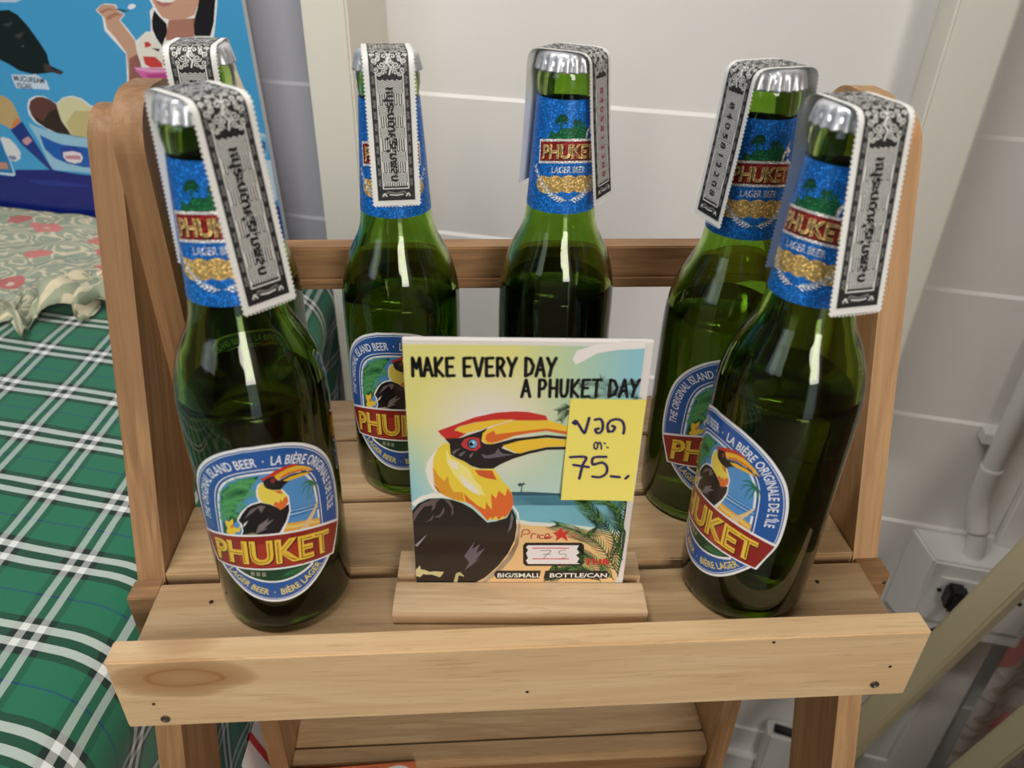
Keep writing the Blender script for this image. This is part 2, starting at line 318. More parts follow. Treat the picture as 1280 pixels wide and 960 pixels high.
22.17],[23.55,21.55],[6.44,21.45]]],[6,[225,90,90],[[6.65,15.38],[23.91,15.48],[23.95,14.84],[6.67,14.75]]],[5,[24,22,24],[[-10.01,7.4],[10.89,7.51],[10.46,2.29],[-9.96,2.19],[-11.09,
3.93],[-11.1,5.67]]],[5,[24,22,24],[[13.11,7.52],[42.35,7.67],[43.61,5.94],[43.76,4.2],[42.79,2.44],[12.38,2.3]]],[5,[214,52,40],[[15.29,31.32],[17.57,31.74],[18.96,34.55],[20.18,31.75],
[23.07,32.17],[21.51,29.94],[22.81,26.08],[19.59,28.51],[16.94,26.04],[17.39,29.31]]],[7,[30,30,34],[[-19.02,80.87],[-19.17,79.92],[-19.59,79.09],[-20.22,78.49],[-20.99,78.22],[-21.78,
78.3],[-22.49,78.73],[-23.01,79.44],[-23.29,80.34],[-23.28,81.31],[-22.99,82.21],[-22.45,82.93],[-21.75,83.36],[-20.96,83.46],[-20.21,83.2],[-19.58,82.63],[-19.17,81.82]]],[8,[110,180,
215],[[-19.19,80.87],[-19.31,80.09],[-19.65,79.41],[-20.17,78.93],[-20.8,78.71],[-21.44,78.78],[-22.02,79.12],[-22.45,79.7],[-22.67,80.44],[-22.67,81.23],[-22.43,81.96],[-21.99,82.55],
[-21.41,82.9],[-20.77,82.98],[-20.16,82.77],[-19.65,82.3],[-19.31,81.64]]],[9,[25,25,30],[[-20.72,80.71],[-20.78,80.31],[-20.96,79.96],[-21.23,79.72],[-21.55,79.6],[-21.88,79.64],[-22.18,
79.81],[-22.4,80.11],[-22.52,80.49],[-22.52,80.9],[-22.39,81.28],[-22.17,81.58],[-21.87,81.77],[-21.54,81.81],[-21.22,81.7],[-20.95,81.46],[-20.78,81.11]]],[10,[240,245,250],[[-20.26,
81.55],[-20.3,81.35],[-20.38,81.17],[-20.52,81.05],[-20.68,80.99],[-20.84,81.01],[-20.99,81.1],[-21.1,81.25],[-21.16,81.44],[-21.16,81.64],[-21.1,81.83],[-20.99,81.98],[-20.84,82.07],
[-20.67,82.09],[-20.51,82.04],[-20.38,81.92],[-20.29,81.75]]]],"cardpts":{"make":[[-44.87,113.87],[12.44,114.53],[-44.49,122.31]],"aph":[[-0.85,104.52],[46.83,105.05],[-1.08,112.88]],
"big":[[-9.65,3.06],[11.07,3.16],[-9.68,6.11]],"bottle":[[15.37,3.18],[42.72,3.32],[15.23,6.23]],"thb":[[31.25,11.69],[43.27,11.76],[30.99,15.31]],"note":[[19.22,103.97],[50.59,103.93],
[49.69,52.62],[17.84,53.05]]},"strokes":{"note":[[[20.99,92.39],[22.01,93.49],[23.51,91.33],[25.88,87.5],[26.64,89.71],[27.54,94.95]],[[20.97,92.72],[21.93,91.86],[22.21,93.16]],[[29.96,
94.11],[32.39,94.35],[33.54,91.43],[33.08,88.13],[31.38,87.56],[30.52,89.2],[31.85,89.77]],[[36.1,88.16],[35.46,91.45],[36.54,93.64],[39.2,94.43],[41.57,93.36],[42.59,90.43],[42.51,
87.45]],[[36.08,88.38],[37.91,88.51],[38.66,90.39],[37.49,91.14]],[[30.78,79.71],[30.52,81.97],[31.46,82.99],[32.15,81.31],[31.64,79.49],[30.86,79.94]],[[32.04,81.42],[32.85,82.89],
[33.62,81.43],[33.78,79.51]],[[34.74,82.46],[35.22,82.24]],[[36.12,80.44],[36.6,80.22]],[[20.65,75.28],[27.38,75.34],[26.42,71.63],[25.75,67.53],[25.3,64.33]],[[22.3,71.36],[28.96,70.25]],
[[36.25,75.54],[30.85,75.14],[30.74,71.67],[34.61,72.63],[36.86,70.56],[36.78,67.04],[34.28,65.12],[30.92,65.45]],[[38.99,65.63],[42.83,65.19]],[[45.47,64.5],[46.58,65.82]]],"price":[[[1.13,
28.39],[1.63,32.43],[4.06,32.85],[4.74,30.84],[2.0,30.02]],[[5.6,27.81],[5.98,30.45],[7.66,30.46]],[[8.52,28.03],[8.74,30.27]],[[11.22,29.67],[9.69,29.66],[9.45,28.04],[11.0,27.64]],
[[12.2,28.46],[14.01,29.29],[13.33,30.7],[11.99,29.68],[12.23,27.65],[14.68,28.07]],[[15.41,28.89],[11.62,27.64]],[[22.67,28.53],[24.8,28.95],[26.14,29.77]]],"p75":[[[10.38,20.22],[15.05,
20.25],[13.29,17.73],[11.83,15.2]],[[11.41,17.93],[15.16,17.95]],[[22.04,20.71],[19.27,20.07],[19.37,18.19],[21.71,18.2],[22.44,16.52],[20.0,15.24]]],"fronds":[[[38.03,5.91],[44.85,
18.75],[47.21,35.14],[47.46,49.82]],[[47.8,3.78],[48.77,18.78],[48.98,31.13]],[[30.04,28.98],[35.73,35.07],[30.3,46.81],[28.54,50.63]],[[49.18,14.56],[42.21,31.09],[35.27,41.0],[28.6,
49.67]],[[47.6,5.96],[38.25,22.88],[28.36,31.0],[17.36,35.94]],[[46.4,1.58],[37.52,12.37],[29.2,18.66],[22.04,20.71]],[[40.06,0.45],[33.09,8.05],[25.08,9.09],[17.43,3.63]],[[48.36,31.13],
[44.55,39.1],[42.32,46.9],[34.36,52.57]],[[12.78,0.32],[15.78,4.71],[18.74,9.06]]],"topfronds":[[[37.1,105.01],[32.65,108.95],[27.03,111.26],[23.01,110.43]],[[37.1,105.01],[35.31,109.77],
[30.95,113.19]],[[37.1,105.01],[40.68,110.63],[44.68,111.46]],[[37.1,105.01],[31.55,105.75],[27.56,104.09]],[[37.1,105.01],[43.12,106.68],[46.52,104.3]],[[19.59,99.62],[17.52,99.6],
[14.85,97.93]],[[19.67,98.31],[17.69,96.65],[15.79,93.31]]]},"label":[[3,[88,150,212],None],[4,[30,92,60],[[-18.23,81.07],[-13.75,86.22],[-7.29,89.67],[-2.43,90.88],[-3.4,85.89],[-8.84,
79.99],[-8.71,74.77],[-12.96,67.43],[-19.68,55.6],[-20.37,56.7],[-19.25,74.83]]],[5,[88,150,212],[[-12.88,76.76],[-9.06,78.67],[-8.6,75.44],[-11.19,71.8],[-13.86,71.25],[-11.77,74.35]]],
[5,[88,150,212],[[-4.75,87.83],[-1.51,90.8],[-2.15,86.44],[-4.49,83.37],[-7.65,81.38]]],[5,[60,128,196],[[8.45,71.54],[13.78,70.54],[22.35,69.01],[22.09,64.99],[13.25,66.69],[7.84,67.01]]],
[6,[200,225,240],[[8.1,68.96],[13.47,68.3],[21.61,66.7],[21.55,66.32],[13.41,67.85],[8.01,68.31]]],[6,[160,200,230],[[8.36,70.9],[13.71,70.03],[20.49,68.8],[20.43,68.43],[13.64,69.52],
[8.29,70.38]]],[5,[238,180,76],[[1.05,57.91],[6.5,64.74],[10.62,63.79],[16.28,62.62],[21.73,60.28],[22.05,55.03],[11.92,56.83],[2.41,56.9]]],[6,[246,212,120],[[5.84,63.59],[10.44,62.47],
[16.15,61.64],[21.19,59.22],[21.38,58.02],[15.96,60.34],[10.22,60.82],[5.12,62.08]]],[7,[238,205,150],[[11.04,58.68],[15.01,62.28],[18.36,65.94],[20.96,69.55],[21.57,68.81],[19.1,64.1],
[15.78,59.03],[17.2,57.83],[15.55,57.38]]],[7,[250,214,60],[[-18.57,65.39],[-16.56,65.42],[-14.78,67.65],[-14.66,65.31],[-15.57,63.35],[-13.28,62.58],[-11.56,64.99],[-12.55,60.68],[-14.22,
60.28],[-15.61,57.1],[-16.67,57.46],[-19.05,58.66],[-17.96,61.17],[-18.53,62.67]]],[8,[240,130,50],[[-14.83,63.22],[-14.95,62.84],[-15.16,62.48],[-15.44,62.18],[-15.75,61.99],[-16.04,
61.93],[-16.28,62.01],[-16.44,62.22],[-16.48,62.54],[-16.41,62.92],[-16.23,63.3],[-15.98,63.64],[-15.68,63.89],[-15.37,64.02],[-15.11,64.0],[-14.91,63.84],[-14.81,63.57]]],[8,[248,248,
248],[[-1.74,87.67],[-3.08,86.51],[-3.83,83.99],[-3.93,80.78],[-3.37,78.15],[-6.43,76.88],[-9.32,74.05],[-11.3,71.11],[-12.96,67.43],[-11.83,64.94],[-11.35,61.6],[-12.77,57.85],[-8.52,
56.96],[0.91,56.88],[4.81,59.74],[7.42,65.79],[8.86,70.71],[8.63,74.83],[8.57,78.18],[6.77,81.74],[5.08,83.86]]],[9,[32,26,28],[[-2.53,77.43],[-5.52,76.57],[-7.96,74.83],[-10.27,71.27],
[-12.32,67.22],[-10.98,65.43],[-10.82,61.69],[-12.12,57.64],[-8.48,57.25],[-3.51,57.14],[1.44,57.12],[3.97,61.04],[6.68,66.06],[8.21,70.95],[8.2,74.32],[5.61,73.19],[3.7,73.73],[1.09,
75.97]]],[10,[120,108,108],[[-6.94,73.57],[-2.71,76.14],[-0.93,75.29],[-2.81,72.16],[-3.85,74.89],[-6.17,72.26],[-9.69,68.66]]],[10,[225,225,225],[[-8.33,67.79],[-9.48,65.3],[-11.0,
63.72],[-10.14,65.9]]],[10,[130,120,120],[[-4.27,65.5],[0.13,69.11],[-1.19,66.6],[1.94,68.09],[-2.63,63.33],[-0.61,63.77],[-5.95,60.71]]],[10,[150,140,110],[[-11.18,59.55],[-6.84,61.38],
[-3.16,59.57],[0.8,59.71],[-1.42,57.98],[-8.34,58.17]]],[10,[246,222,90],[[-1.78,87.36],[-3.13,84.6],[-3.37,81.4],[-2.81,78.76],[-1.16,76.97],[1.56,75.88],[3.7,73.73],[4.73,72.25],[6.62,
73.2],[8.08,75.7],[7.83,78.44],[6.84,80.42],[5.64,82.54],[2.62,83.49],[0.35,84.23],[-0.31,86.24]]],[11,[232,120,50],[[1.98,75.46],[3.7,73.73],[4.73,72.25],[6.62,73.2],[8.08,75.7],[7.83,
78.44],[6.54,78.21],[5.8,76.46],[4.98,77.7],[4.24,75.92],[3.19,77.17]]],[11,[220,110,50],[[2.95,82.45],[5.6,82.29],[6.08,80.33],[4.23,81.17]]],[11,[34,28,30],[[-0.96,88.23],[0.6,89.28],
[3.07,90.09],[4.45,89.77],[3.96,87.99],[5.51,86.95],[8.49,86.98],[9.24,85.75],[7.15,84.54],[5.5,82.58],[2.56,83.06],[0.35,84.23],[-0.63,85.65]]],[12,[240,190,60],[[3.11,90.4],[6.27,
92.43],[10.3,92.68],[14.4,91.3],[18.19,88.81],[20.49,85.93],[17.36,87.43],[13.52,89.02],[9.82,89.25],[6.73,88.7],[5.06,87.2],[4.03,88.48]]],[13,[206,60,45],[[-1.92,89.27],[1.28,90.75],
[4.37,92.62],[7.89,93.51],[11.43,93.32],[13.95,92.01],[9.2,92.13],[5.59,91.05],[3.53,89.99],[0.6,89.28],[-0.74,88.07]]],[13,[230,120,45],[[5.26,88.61],[8.94,90.2],[13.62,89.74],[19.24,
87.28],[15.13,88.41],[9.81,89.13],[6.23,87.9]]],[12,[240,190,60],[[6.47,86.8],[9.66,88.04],[13.91,87.82],[19.75,85.5],[15.92,85.77],[12.0,85.95],[8.35,85.94]]],[13,[34,28,30],[[5.55,
87.26],[9.72,88.46],[14.52,88.18],[19.99,85.76],[19.94,85.4],[14.44,87.57],[9.62,87.79],[6.2,86.63]]],[12,[200,60,60],[[3.57,87.57],[3.47,87.23],[3.28,86.95],[3.04,86.78],[2.76,86.74],
[2.5,86.83],[2.28,87.04],[2.13,87.34],[2.08,87.7],[2.13,88.06],[2.28,88.38],[2.5,88.62],[2.76,88.73],[3.04,88.7],[3.28,88.55],[3.47,88.28],[3.57,87.94]]],[13,[20,20,24],[[3.2,87.66],
[3.15,87.48],[3.06,87.35],[2.93,87.26],[2.8,87.24],[2.66,87.28],[2.55,87.39],[2.48,87.54],[2.46,87.72],[2.48,87.9],[2.55,88.06],[2.66,88.18],[2.8,88.23],[2.93,88.22],[3.06,88.14],[3.15,
88.01],[3.2,87.84]]]],"lfronds":[[[-3.09,80.09],[-6.66,84.64],[-9.75,86.29],[-13.87,85.56]],[[-5.53,82.74],[-8.84,79.99],[-13.06,78.68],[-17.39,75.51]],[[-8.1,75.48],[-11.83,76.97],
[-15.64,76.06],[-18.92,73.64]],[[-9.64,72.02],[-13.37,74.02],[-16.9,72.37],[-19.51,69.41]],[[-11.77,68.34],[-14.54,70.4],[-17.6,68.79],[-20.12,65.1]],[[-5.98,85.93],[-9.86,85.65],[-14.36,
82.89],[-17.75,79.3]],[[-3.26,88.42],[-6.53,88.44],[-9.98,87.84]]],"rfronds":[[[19.49,80.25],[16.55,81.85],[13.48,80.73]],[[19.49,80.25],[15.64,79.68],[14.02,76.49]],[[19.49,80.25],
[17.16,77.55],[16.44,72.55]],[[19.49,80.25],[19.24,76.38],[17.69,72.53]],[[19.49,80.25],[21.32,76.49],[21.4,72.37]],[[19.49,80.25],[21.38,79.14],[22.66,75.66]],[[19.49,80.25],[17.83,
82.16],[14.81,82.07]]],"poster":[[1,[196,214,236],[[-508.4,189.5],[-472.7,191.1],[-481.7,188.6],[-509.0,187.8]]],[1,[18,34,36],[[-521.9,176.5],[-503.9,180.2],[-492.7,181.2],[-483.4,
177.1],[-475.9,168.3],[-470.8,160.2],[-465.1,149.9],[-461.3,141.5],[-461.8,130.6],[-446.5,125.0],[-451.6,122.0],[-459.1,124.2],[-469.4,122.4],[-485.6,120.3],[-501.5,122.6],[-513.3,128.6],
[-523.1,132.4],[-538.3,137.0]]],[2,[70,58,62],[[-468.6,132.4],[-461.0,130.7],[-459.8,126.3],[-446.5,125.0],[-451.6,122.0],[-463.2,124.4],[-470.3,123.9]]],[2,[60,66,62],[[-506.6,166.8],
[-491.3,170.7],[-499.0,165.0]]],[2,[54,60,58],[[-496.8,156.7],[-481.1,161.8],[-489.6,153.9]]],[2,[80,80,76],[[-490.7,147.4],[-486.0,148.7],[-488.5,146.0]]],[1,[205,222,240],[[-514.0,
118.3],[-488.4,119.5],[-483.7,121.0],[-471.5,114.8],[-470.6,105.7],[-483.1,105.7],[-513.0,104.5],[-514.3,112.0]]],[1,[222,230,238],[[-505.8,87.0],[-501.0,94.2],[-491.0,98.3],[-480.4,
98.7],[-466.9,92.4],[-456.3,99.1],[-445.2,101.6],[-433.4,99.9],[-423.3,93.0],[-397.9,93.2],[-401.5,63.7],[-418.5,58.8],[-455.6,57.5],[-486.0,62.1],[-502.6,69.7],[-507.5,78.1]]],[2,[96,
62,56],[[-504.3,85.3],[-499.5,92.6],[-490.4,97.1],[-481.8,97.7],[-473.2,95.3],[-467.2,91.5],[-467.5,84.6],[-466.9,74.2],[-459.1,59.8],[-476.0,60.2],[-489.5,64.5],[-500.1,70.8],[-504.0,
77.5]]],[3,[52,40,36],[[-502.1,76.8],[-491.2,71.4],[-478.3,83.8],[-468.0,86.3],[-466.9,74.2],[-459.1,59.8],[-476.0,60.2],[-489.5,64.5],[-500.1,70.8]]],[2,[214,210,168],[[-466.2,91.6],
[-455.5,98.3],[-444.5,100.3],[-434.0,98.1],[-423.9,91.3],[-404.1,89.3],[-407.0,62.4],[-434.3,58.3],[-459.1,59.8],[-466.9,74.2],[-467.5,84.6]]],[3,[196,184,130],[[-461.0,72.9],[-446.1,
86.2],[-430.2,87.4],[-405.1,85.9],[-407.0,62.4],[-434.3,58.3],[-458.0,59.9]]],[1,[190,164,116],[[-544.8,94.6],[-537.7,95.9],[-529.9,93.9],[-524.3,89.1],[-522.2,80.5],[-520.3,70.1],[-528.6,
64.1],[-536.8,59.8],[-544.4,62.8],[-550.1,65.1],[-556.2,66.4]]],[2,[206,128,74],[[-531.3,68.3],[-524.3,72.4],[-520.3,70.1],[-528.7,63.6],[-536.8,59.8]]],[2,[28,56,132],[[-538.3,58.8],
[-519.0,69.3],[-514.5,58.0],[-509.2,45.7],[-497.2,18.0],[-501.8,17.6],[-529.7,44.0]]],[3,[196,150,160],[[-526.7,48.8],[-517.2,53.7],[-512.9,49.1],[-522.2,43.3],[-526.4,45.2]]],[1,[150,
196,222],[[-511.8,68.3],[-498.2,64.0],[-486.0,62.3],[-469.6,60.0],[-413.7,57.6],[-425.2,19.3],[-468.4,19.0],[-490.5,18.3],[-499.1,19.0],[-504.3,47.3]]],[2,[24,92,178],[[-500.9,56.6],
[-485.8,50.6],[-473.7,48.0],[-416.7,47.5],[-422.9,26.9],[-455.6,24.9],[-476.4,27.6],[-490.1,31.9],[-499.9,41.2]]],[3,[40,70,160],[[-479.5,43.9],[-469.8,47.0],[-456.9,47.2],[-450.1,41.9],
[-452.4,31.6],[-465.5,27.7],[-476.4,27.6],[-480.5,34.6]]],[4,[226,220,228],[[-476.6,39.6],[-462.9,42.1],[-453.7,40.7],[-451.9,36.3],[-456.0,30.4],[-465.3,28.1],[-474.6,29.6],[-478.0,
33.9]]],[5,[196,140,156],[[-475.7,36.0],[-457.8,38.0],[-454.5,36.5],[-456.2,33.1],[-474.8,32.4]]],[1,[216,222,226],[[-556.2,48.4],[-551.6,50.2],[-543.4,48.5],[-537.2,41.7],[-534.4,34.5],
[-537.9,26.7],[-544.3,23.3],[-550.9,23.7],[-555.2,29.9]]],[2,[120,130,170],[[-554.4,29.0],[-544.1,29.5],[-542.5,26.3],[-547.2,24.5],[-552.3,25.9]]],[2,[30,120,180],[[-563.0,49.7],[-557.2,
44.6],[-555.2,29.9],[-553.9,12.9],[-553.9,7.1],[-579.7,8.6]]],[3,[190,140,120],[[-575.2,19.6],[-558.7,21.1],[-557.7,13.5],[-578.4,11.6]]],[4,[200,225,240],[[-579.9,8.1],[-553.3,8.6],
[-553.8,29.1],[-552.7,29.2],[-551.5,7.4],[-554.5,5.6],[-580.7,6.1]]],[1,[10,30,118],[[-581.3,4.6],[-554.6,5.3],[-549.2,13.4],[-524.7,15.6],[-499.4,18.0],[-469.2,16.6],[-426.0,16.4],
[-447.6,-55.3],[-613.4,-74.5]]],[2,[24,50,140],[[-535.0,3.1],[-501.5,5.9],[-451.3,4.6],[-463.2,1.5],[-508.4,-1.0],[-533.0,-0.5]]],[1,[120,180,220],[[-252.3,81.6],[-222.0,77.9],[-220.2,
71.8],[-223.7,58.8],[-248.3,25.0],[-262.2,29.0]]],[2,[180,206,226],[[-243.7,82.3],[-223.0,80.3],[-222.2,76.6],[-243.4,76.1]]],[1,[30,96,184],[[-248.9,69.3],[-224.3,72.7],[-224.3,63.8],
[-240.6,52.1],[-249.4,51.3]]],[1,[200,222,236],[[-246.9,49.0],[-220.3,54.0],[-219.8,11.6],[-239.2,9.6]]],[1,[14,40,130],[[-265.9,9.6],[-224.5,9.8],[-218.1,3.6],[-217.1,-28.6],[-219.4,
-74.7],[-283.3,-83.0]]],[2,[226,206,180],[[-247.0,153.1],[-242.3,135.2],[-235.5,112.2],[-231.5,84.5],[-249.2,83.1]]],[1,[240,240,240],[[-389.2,185.8],[-382.8,190.1],[-377.0,192.3],[-364.5,
191.9],[-363.4,187.0],[-356.9,183.3],[-363.5,178.0],[-356.8,170.3],[-350.6,160.4],[-336.8,169.3],[-331.7,169.6],[-329.5,177.7],[-328.1,187.7],[-323.3,191.8],[-327.7,203.2],[-251.3,206.5],
[-253.2,196.9],[-256.9,185.2],[-262.8,168.2],[-325.2,93.4],[-383.8,89.0],[-371.4,123.2],[-365.9,147.1],[-384.5,167.8],[-383.3,180.1]]],[2,[202,160,136],[[-387.9,185.9],[-381.3,190.6],
[-377.3,191.5],[-365.9,191.3],[-364.7,187.0],[-358.2,183.3],[-364.8,178.0],[-358.4,169.2],[-351.9,160.3],[-352.5,148.9],[-351.2,139.5],[-353.1,117.9],[-357.7,90.9],[-378.3,89.4],[-367.9,
130.0],[-365.0,148.2],[-373.5,161.2],[-381.2,170.0],[-381.0,179.2]]],[3,[176,124,104],[[-378.7,180.3],[-367.8,184.8],[-358.2,183.3],[-367.4,181.8],[-378.4,177.3]]],[3,[176,124,104],
[[-384.3,185.0],[-374.4,188.5],[-365.2,187.4],[-375.1,186.0],[-383.7,183.1]]],[3,[150,100,92],[[-363.2,143.0],[-352.8,147.8],[-351.2,139.5],[-353.1,117.9],[-357.7,90.9],[-378.3,89.4]]],
[3,[60,60,70],[[-364.9,188.4],[-355.7,187.6],[-350.9,186.6],[-356.1,186.0],[-365.2,187.4]]],[4,[240,240,244],[[-352.0,189.5],[-349.2,192.6],[-345.2,193.5],[-341.8,192.4],[-343.7,189.9],
[-349.2,188.2]]],[2,[28,26,30],[[-327.7,179.8],[-322.9,188.9],[-318.2,183.2],[-312.1,177.6],[-313.5,169.5],[-316.5,165.3],[-322.4,156.8],[-326.9,163.7],[-329.2,171.7]]],[2,[28,26,30],
[[-274.0,205.5],[-252.5,206.4],[-255.6,196.8],[-260.1,181.2],[-266.3,169.0],[-283.6,168.1],[-282.1,180.1],[-274.1,194.1]]],[2,[176,124,108],[[-308.9,180.7],[-278.8,184.2],[-284.4,167.0],
[-316.0,162.3],[-316.2,166.3]]],[3,[206,158,136],[[-322.8,203.5],[-322.3,195.8],[-319.1,189.1],[-315.6,183.3],[-306.4,180.8],[-291.3,182.6],[-279.3,187.1],[-272.9,197.0],[-269.2,205.7]]],
[4,[186,110,110],[[-319.6,196.8],[-312.3,196.7],[-299.8,197.7],[-303.0,194.7],[-310.9,192.4],[-316.7,193.6]]],[5,[244,240,236],[[-318.6,198.3],[-306.8,198.9],[-295.9,198.9],[-302.6,
196.4],[-312.4,196.0]]],[2,[236,232,222],[[-350.5,156.3],[-342.7,165.9],[-331.7,169.6],[-330.5,164.6],[-323.6,156.8],[-326.5,150.4],[-319.6,147.7],[-322.2,137.1],[-340.5,135.9],[-350.6,
141.7],[-350.9,150.0]]],[3,[206,60,50],[[-341.3,159.4],[-336.7,160.1],[-333.8,156.7],[-342.1,154.2]]],[3,[30,30,34],[[-335.0,154.6],[-325.6,154.1],[-327.5,151.4]]],[3,[206,70,66],[[-346.8,
146.1],[-332.6,146.4],[-326.4,141.0],[-326.8,136.8],[-340.5,135.9],[-346.2,138.8]]],[4,[220,110,176],[[-360.2,135.3],[-340.7,135.4],[-314.7,136.5],[-319.2,128.8],[-330.6,93.0],[-352.2,
91.4],[-351.3,124.6],[-358.6,131.6]]],[5,[190,70,140],[[-348.8,129.0],[-323.6,131.7],[-328.4,117.4],[-337.1,119.0]]],[6,[236,170,210],[[-358.8,135.3],[-340.9,134.3],[-316.3,135.3],[-316.8,
133.2],[-341.7,131.6],[-356.9,132.8]]]],"pcap":[[-512.1,116.3],[-474.2,115.9],[-513.5,112.9],[-475.3,112.9],[-511.2,109.2],[-492.2,109.2]],"posterpts":{"tr":[-227.0,201.9],"br":[-217.4,
-27.4]}}

# ---------------------------------------------------------------- flat print (ink as thin raised shapes, in millimetres)
class Print:
    def __init__(s): s.tris = []            # (layer, colour, [3 points])
    def poly(s, layer, col, pts, alpha=1):
        pts = [V((p[0], p[1], 0)) for p in pts]
        for t in tessellate_polygon([pts]):
            tri = [pts[i].xy for i in t]
            s.tris.append((layer, (*lin(col)[:3], alpha), tri))
    def stroke(s, layer, col, pts, w, alpha=1, taper=False):
        pts = [V(p[:2]) for p in pts]; n = len(pts)
        if n < 2: return
        L, Rr = [], []
        for i, p in enumerate(pts):
            d = (pts[min(i+1, n-1)]-pts[max(i-1, 0)])
            d = d.normalized() if d.length > 1e-9 else V((1, 0)); nn = V((-d.y, d.x))
            ww = w/2*((1-.85*i/(n-1)) if taper else 1)
            L.append(p+nn*ww); Rr.append(p-nn*ww)
        c = (*lin(col)[:3], alpha)
        caps = [pts[0], pts[-1]]
        for i in range(n-1):
            d = pts[i+1]-pts[i]
            if taper or d.length < 1e-9: q = (L[i], Rr[i], Rr[i+1], L[i+1])
            else:
                nn = V((-d.y, d.x)).normalized()*w/2; q = (pts[i]+nn, pts[i]-nn, pts[i+1]-nn, pts[i+1]+nn)
                if i and (pts[i]-pts[i-1]).length > 1e-9 and abs((pts[i]-pts[i-1]).angle(d)) > .35: caps.append(pts[i])
            s.tris.append((layer, c, [q[0], q[1], q[2]])); s.tris.append((layer, c, [q[0], q[2], q[3]]))
        if not taper:
            for p in caps:
                ring = [p+V((math.cos(a), math.sin(a)))*w/2 for a in (2*math.pi*k/8 for k in range(8))]
                for k in range(1, 7): s.tris.append((layer, c, [ring[0], ring[k], ring[k+1]]))
    def spline(s, layer, col, pts, w, n=5, **kw):
        s.stroke(layer, col, [p.xy for p in smooth_path([(p[0], p[1], 0) for p in pts], n)], w, **kw)
    def text(s, layer, col, body, fn, bold=0, alpha=1):
        """fn maps glyph space (x in 0..1 of the line's width, y in cap heights) to the print"""
        for tri in glyphs(body, bold): s.tris.append((layer, (*lin(col)[:3], alpha), [V(fn(p[0], p[1])) for p in tri]))
    def grid(s, layer, x0, x1, y0, y1, nx, ny, cf):
        for i in range(nx):
            for j in range(ny):
                q = [(x0+(x1-x0)*(i+a)/nx, y0+(y1-y0)*(j+b)/ny) for a, b in ((0, 0), (1, 0), (1, 1), (0, 1))]
                cs = [(*lin(cf(*p))[:3], 1) for p in q]
                s.tris.append((layer, [cs[0], cs[1], cs[2]], [V(q[0]), V(q[1]), V(q[2])]))
                s.tris.append((layer, [cs[0], cs[2], cs[3]], [V(q[0]), V(q[2]), V(q[3])]))
    def build(s, name, mat, parent, fn, cut=None, step=None, smooth=False):
        """fn(u_mm, v_mm, layer) -> Vector; cut: largest piece in u (and step in v) so that the print follows a curved surface"""
        bm = bmesh.new(); ink = bm.loops.layers.float_color.new('ink'); lay = bm.faces.layers.int.new('lay')
        for layer, c, tri in s.tris:
            a, b, d = tri
            if abs((b-a).cross(d-a)) < 1e-7: continue
            if (b-a).cross(d-a) < 0: tri = [a, d, b]; c = [c[0], c[2], c[1]] if isinstance(c, list) else c
            f = bm.faces.new([bm.verts.new((p.x, p.y, 0)) for p in tri]); f[lay] = layer
            for k, lp in enumerate(f.loops): lp[ink] = c[k] if isinstance(c, list) else c
        for axis, st in ((0, cut), (1, step)):
            if not st: continue
            lo = min(v.co[axis] for v in bm.verts); hi = max(v.co[axis] for v in bm.verts)
            k = math.ceil(lo/st)
            while k*st < hi:
                co = [0, 0, 0]; no = [0, 0, 0]; co[axis] = k*st+1e-5; no[axis] = 1
                bmesh.ops.bisect_plane(bm, geom=bm.verts[:]+bm.edges[:]+bm.faces[:], plane_co=co, plane_no=no, dist=1e-7)
                k += 1
        for v in bm.verts:
            v.co = fn(v.co.x, v.co.y, v.link_faces[0][lay] if v.link_faces else 0)
        me = bpy.data.meshes.new(name); bm.to_mesh(me); bm.free(); me.materials.append(mat)
        if smooth:
            for p in me.polygons: p.use_smooth = True
        return link(bpy.data.objects.new(name, me), parent)
_gl = {}
def glyphs(body, bold=0):
    if (body, bold) in _gl: return _gl[(body, bold)]
    cu = bpy.data.curves.new('t', 'FONT'); cu.body = body; cu.size = 1; cu.offset = bold; cu.resolution_u = 3
    o = bpy.data.objects.new('t', cu); COL.objects.link(o)
    dg = bpy.context.evaluated_depsgraph_get(); dg.update(); ev = o.evaluated_get(dg); me = ev.to_mesh()
    me.calc_loop_triangles(); vs = [v.co.xy.copy() for v in me.vertices]
    tris = [[vs[i] for i in t.vertices] for t in me.loop_triangles]
    ev.to_mesh_clear(); bpy.data.objects.remove(o); bpy.data.curves.remove(cu)
    xs = [p.x for t in tris for p in t]; x0, x1 = min(xs), max(xs)
    out = [[((p.x-x0)/(x1-x0), p.y/.727) for p in t] for t in tris]
    _gl[(body, bold)] = out
    return out
def path_fn(pts, height, lift=0):
    """text along a polyline in the print plane"""
    P = [V(p) for p in pts]; acc = [0]
    for a, b in zip(P, P[1:]): acc.append(acc[-1]+(b-a).length)
    def fn(x, y):
        s = x*acc[-1]; i = 0
        while i < len(P)-2 and acc[i+1] < s: i += 1
        d = (P[i+1]-P[i]).normalized(); p = P[i]+d*(s-acc[i])
        def tan(j):
            a = P[max(j-1, 0)]; b = P[min(j+1, len(P)-1)]; return (b-a).normalized()
        k = (s-acc[i])/max(acc[i+1]-acc[i], 1e-9); d = (tan(i)*(1-k)+tan(i+1)*k).normalized()
        return p+V((-d.y, d.x))*(y*height+lift)
    return fn
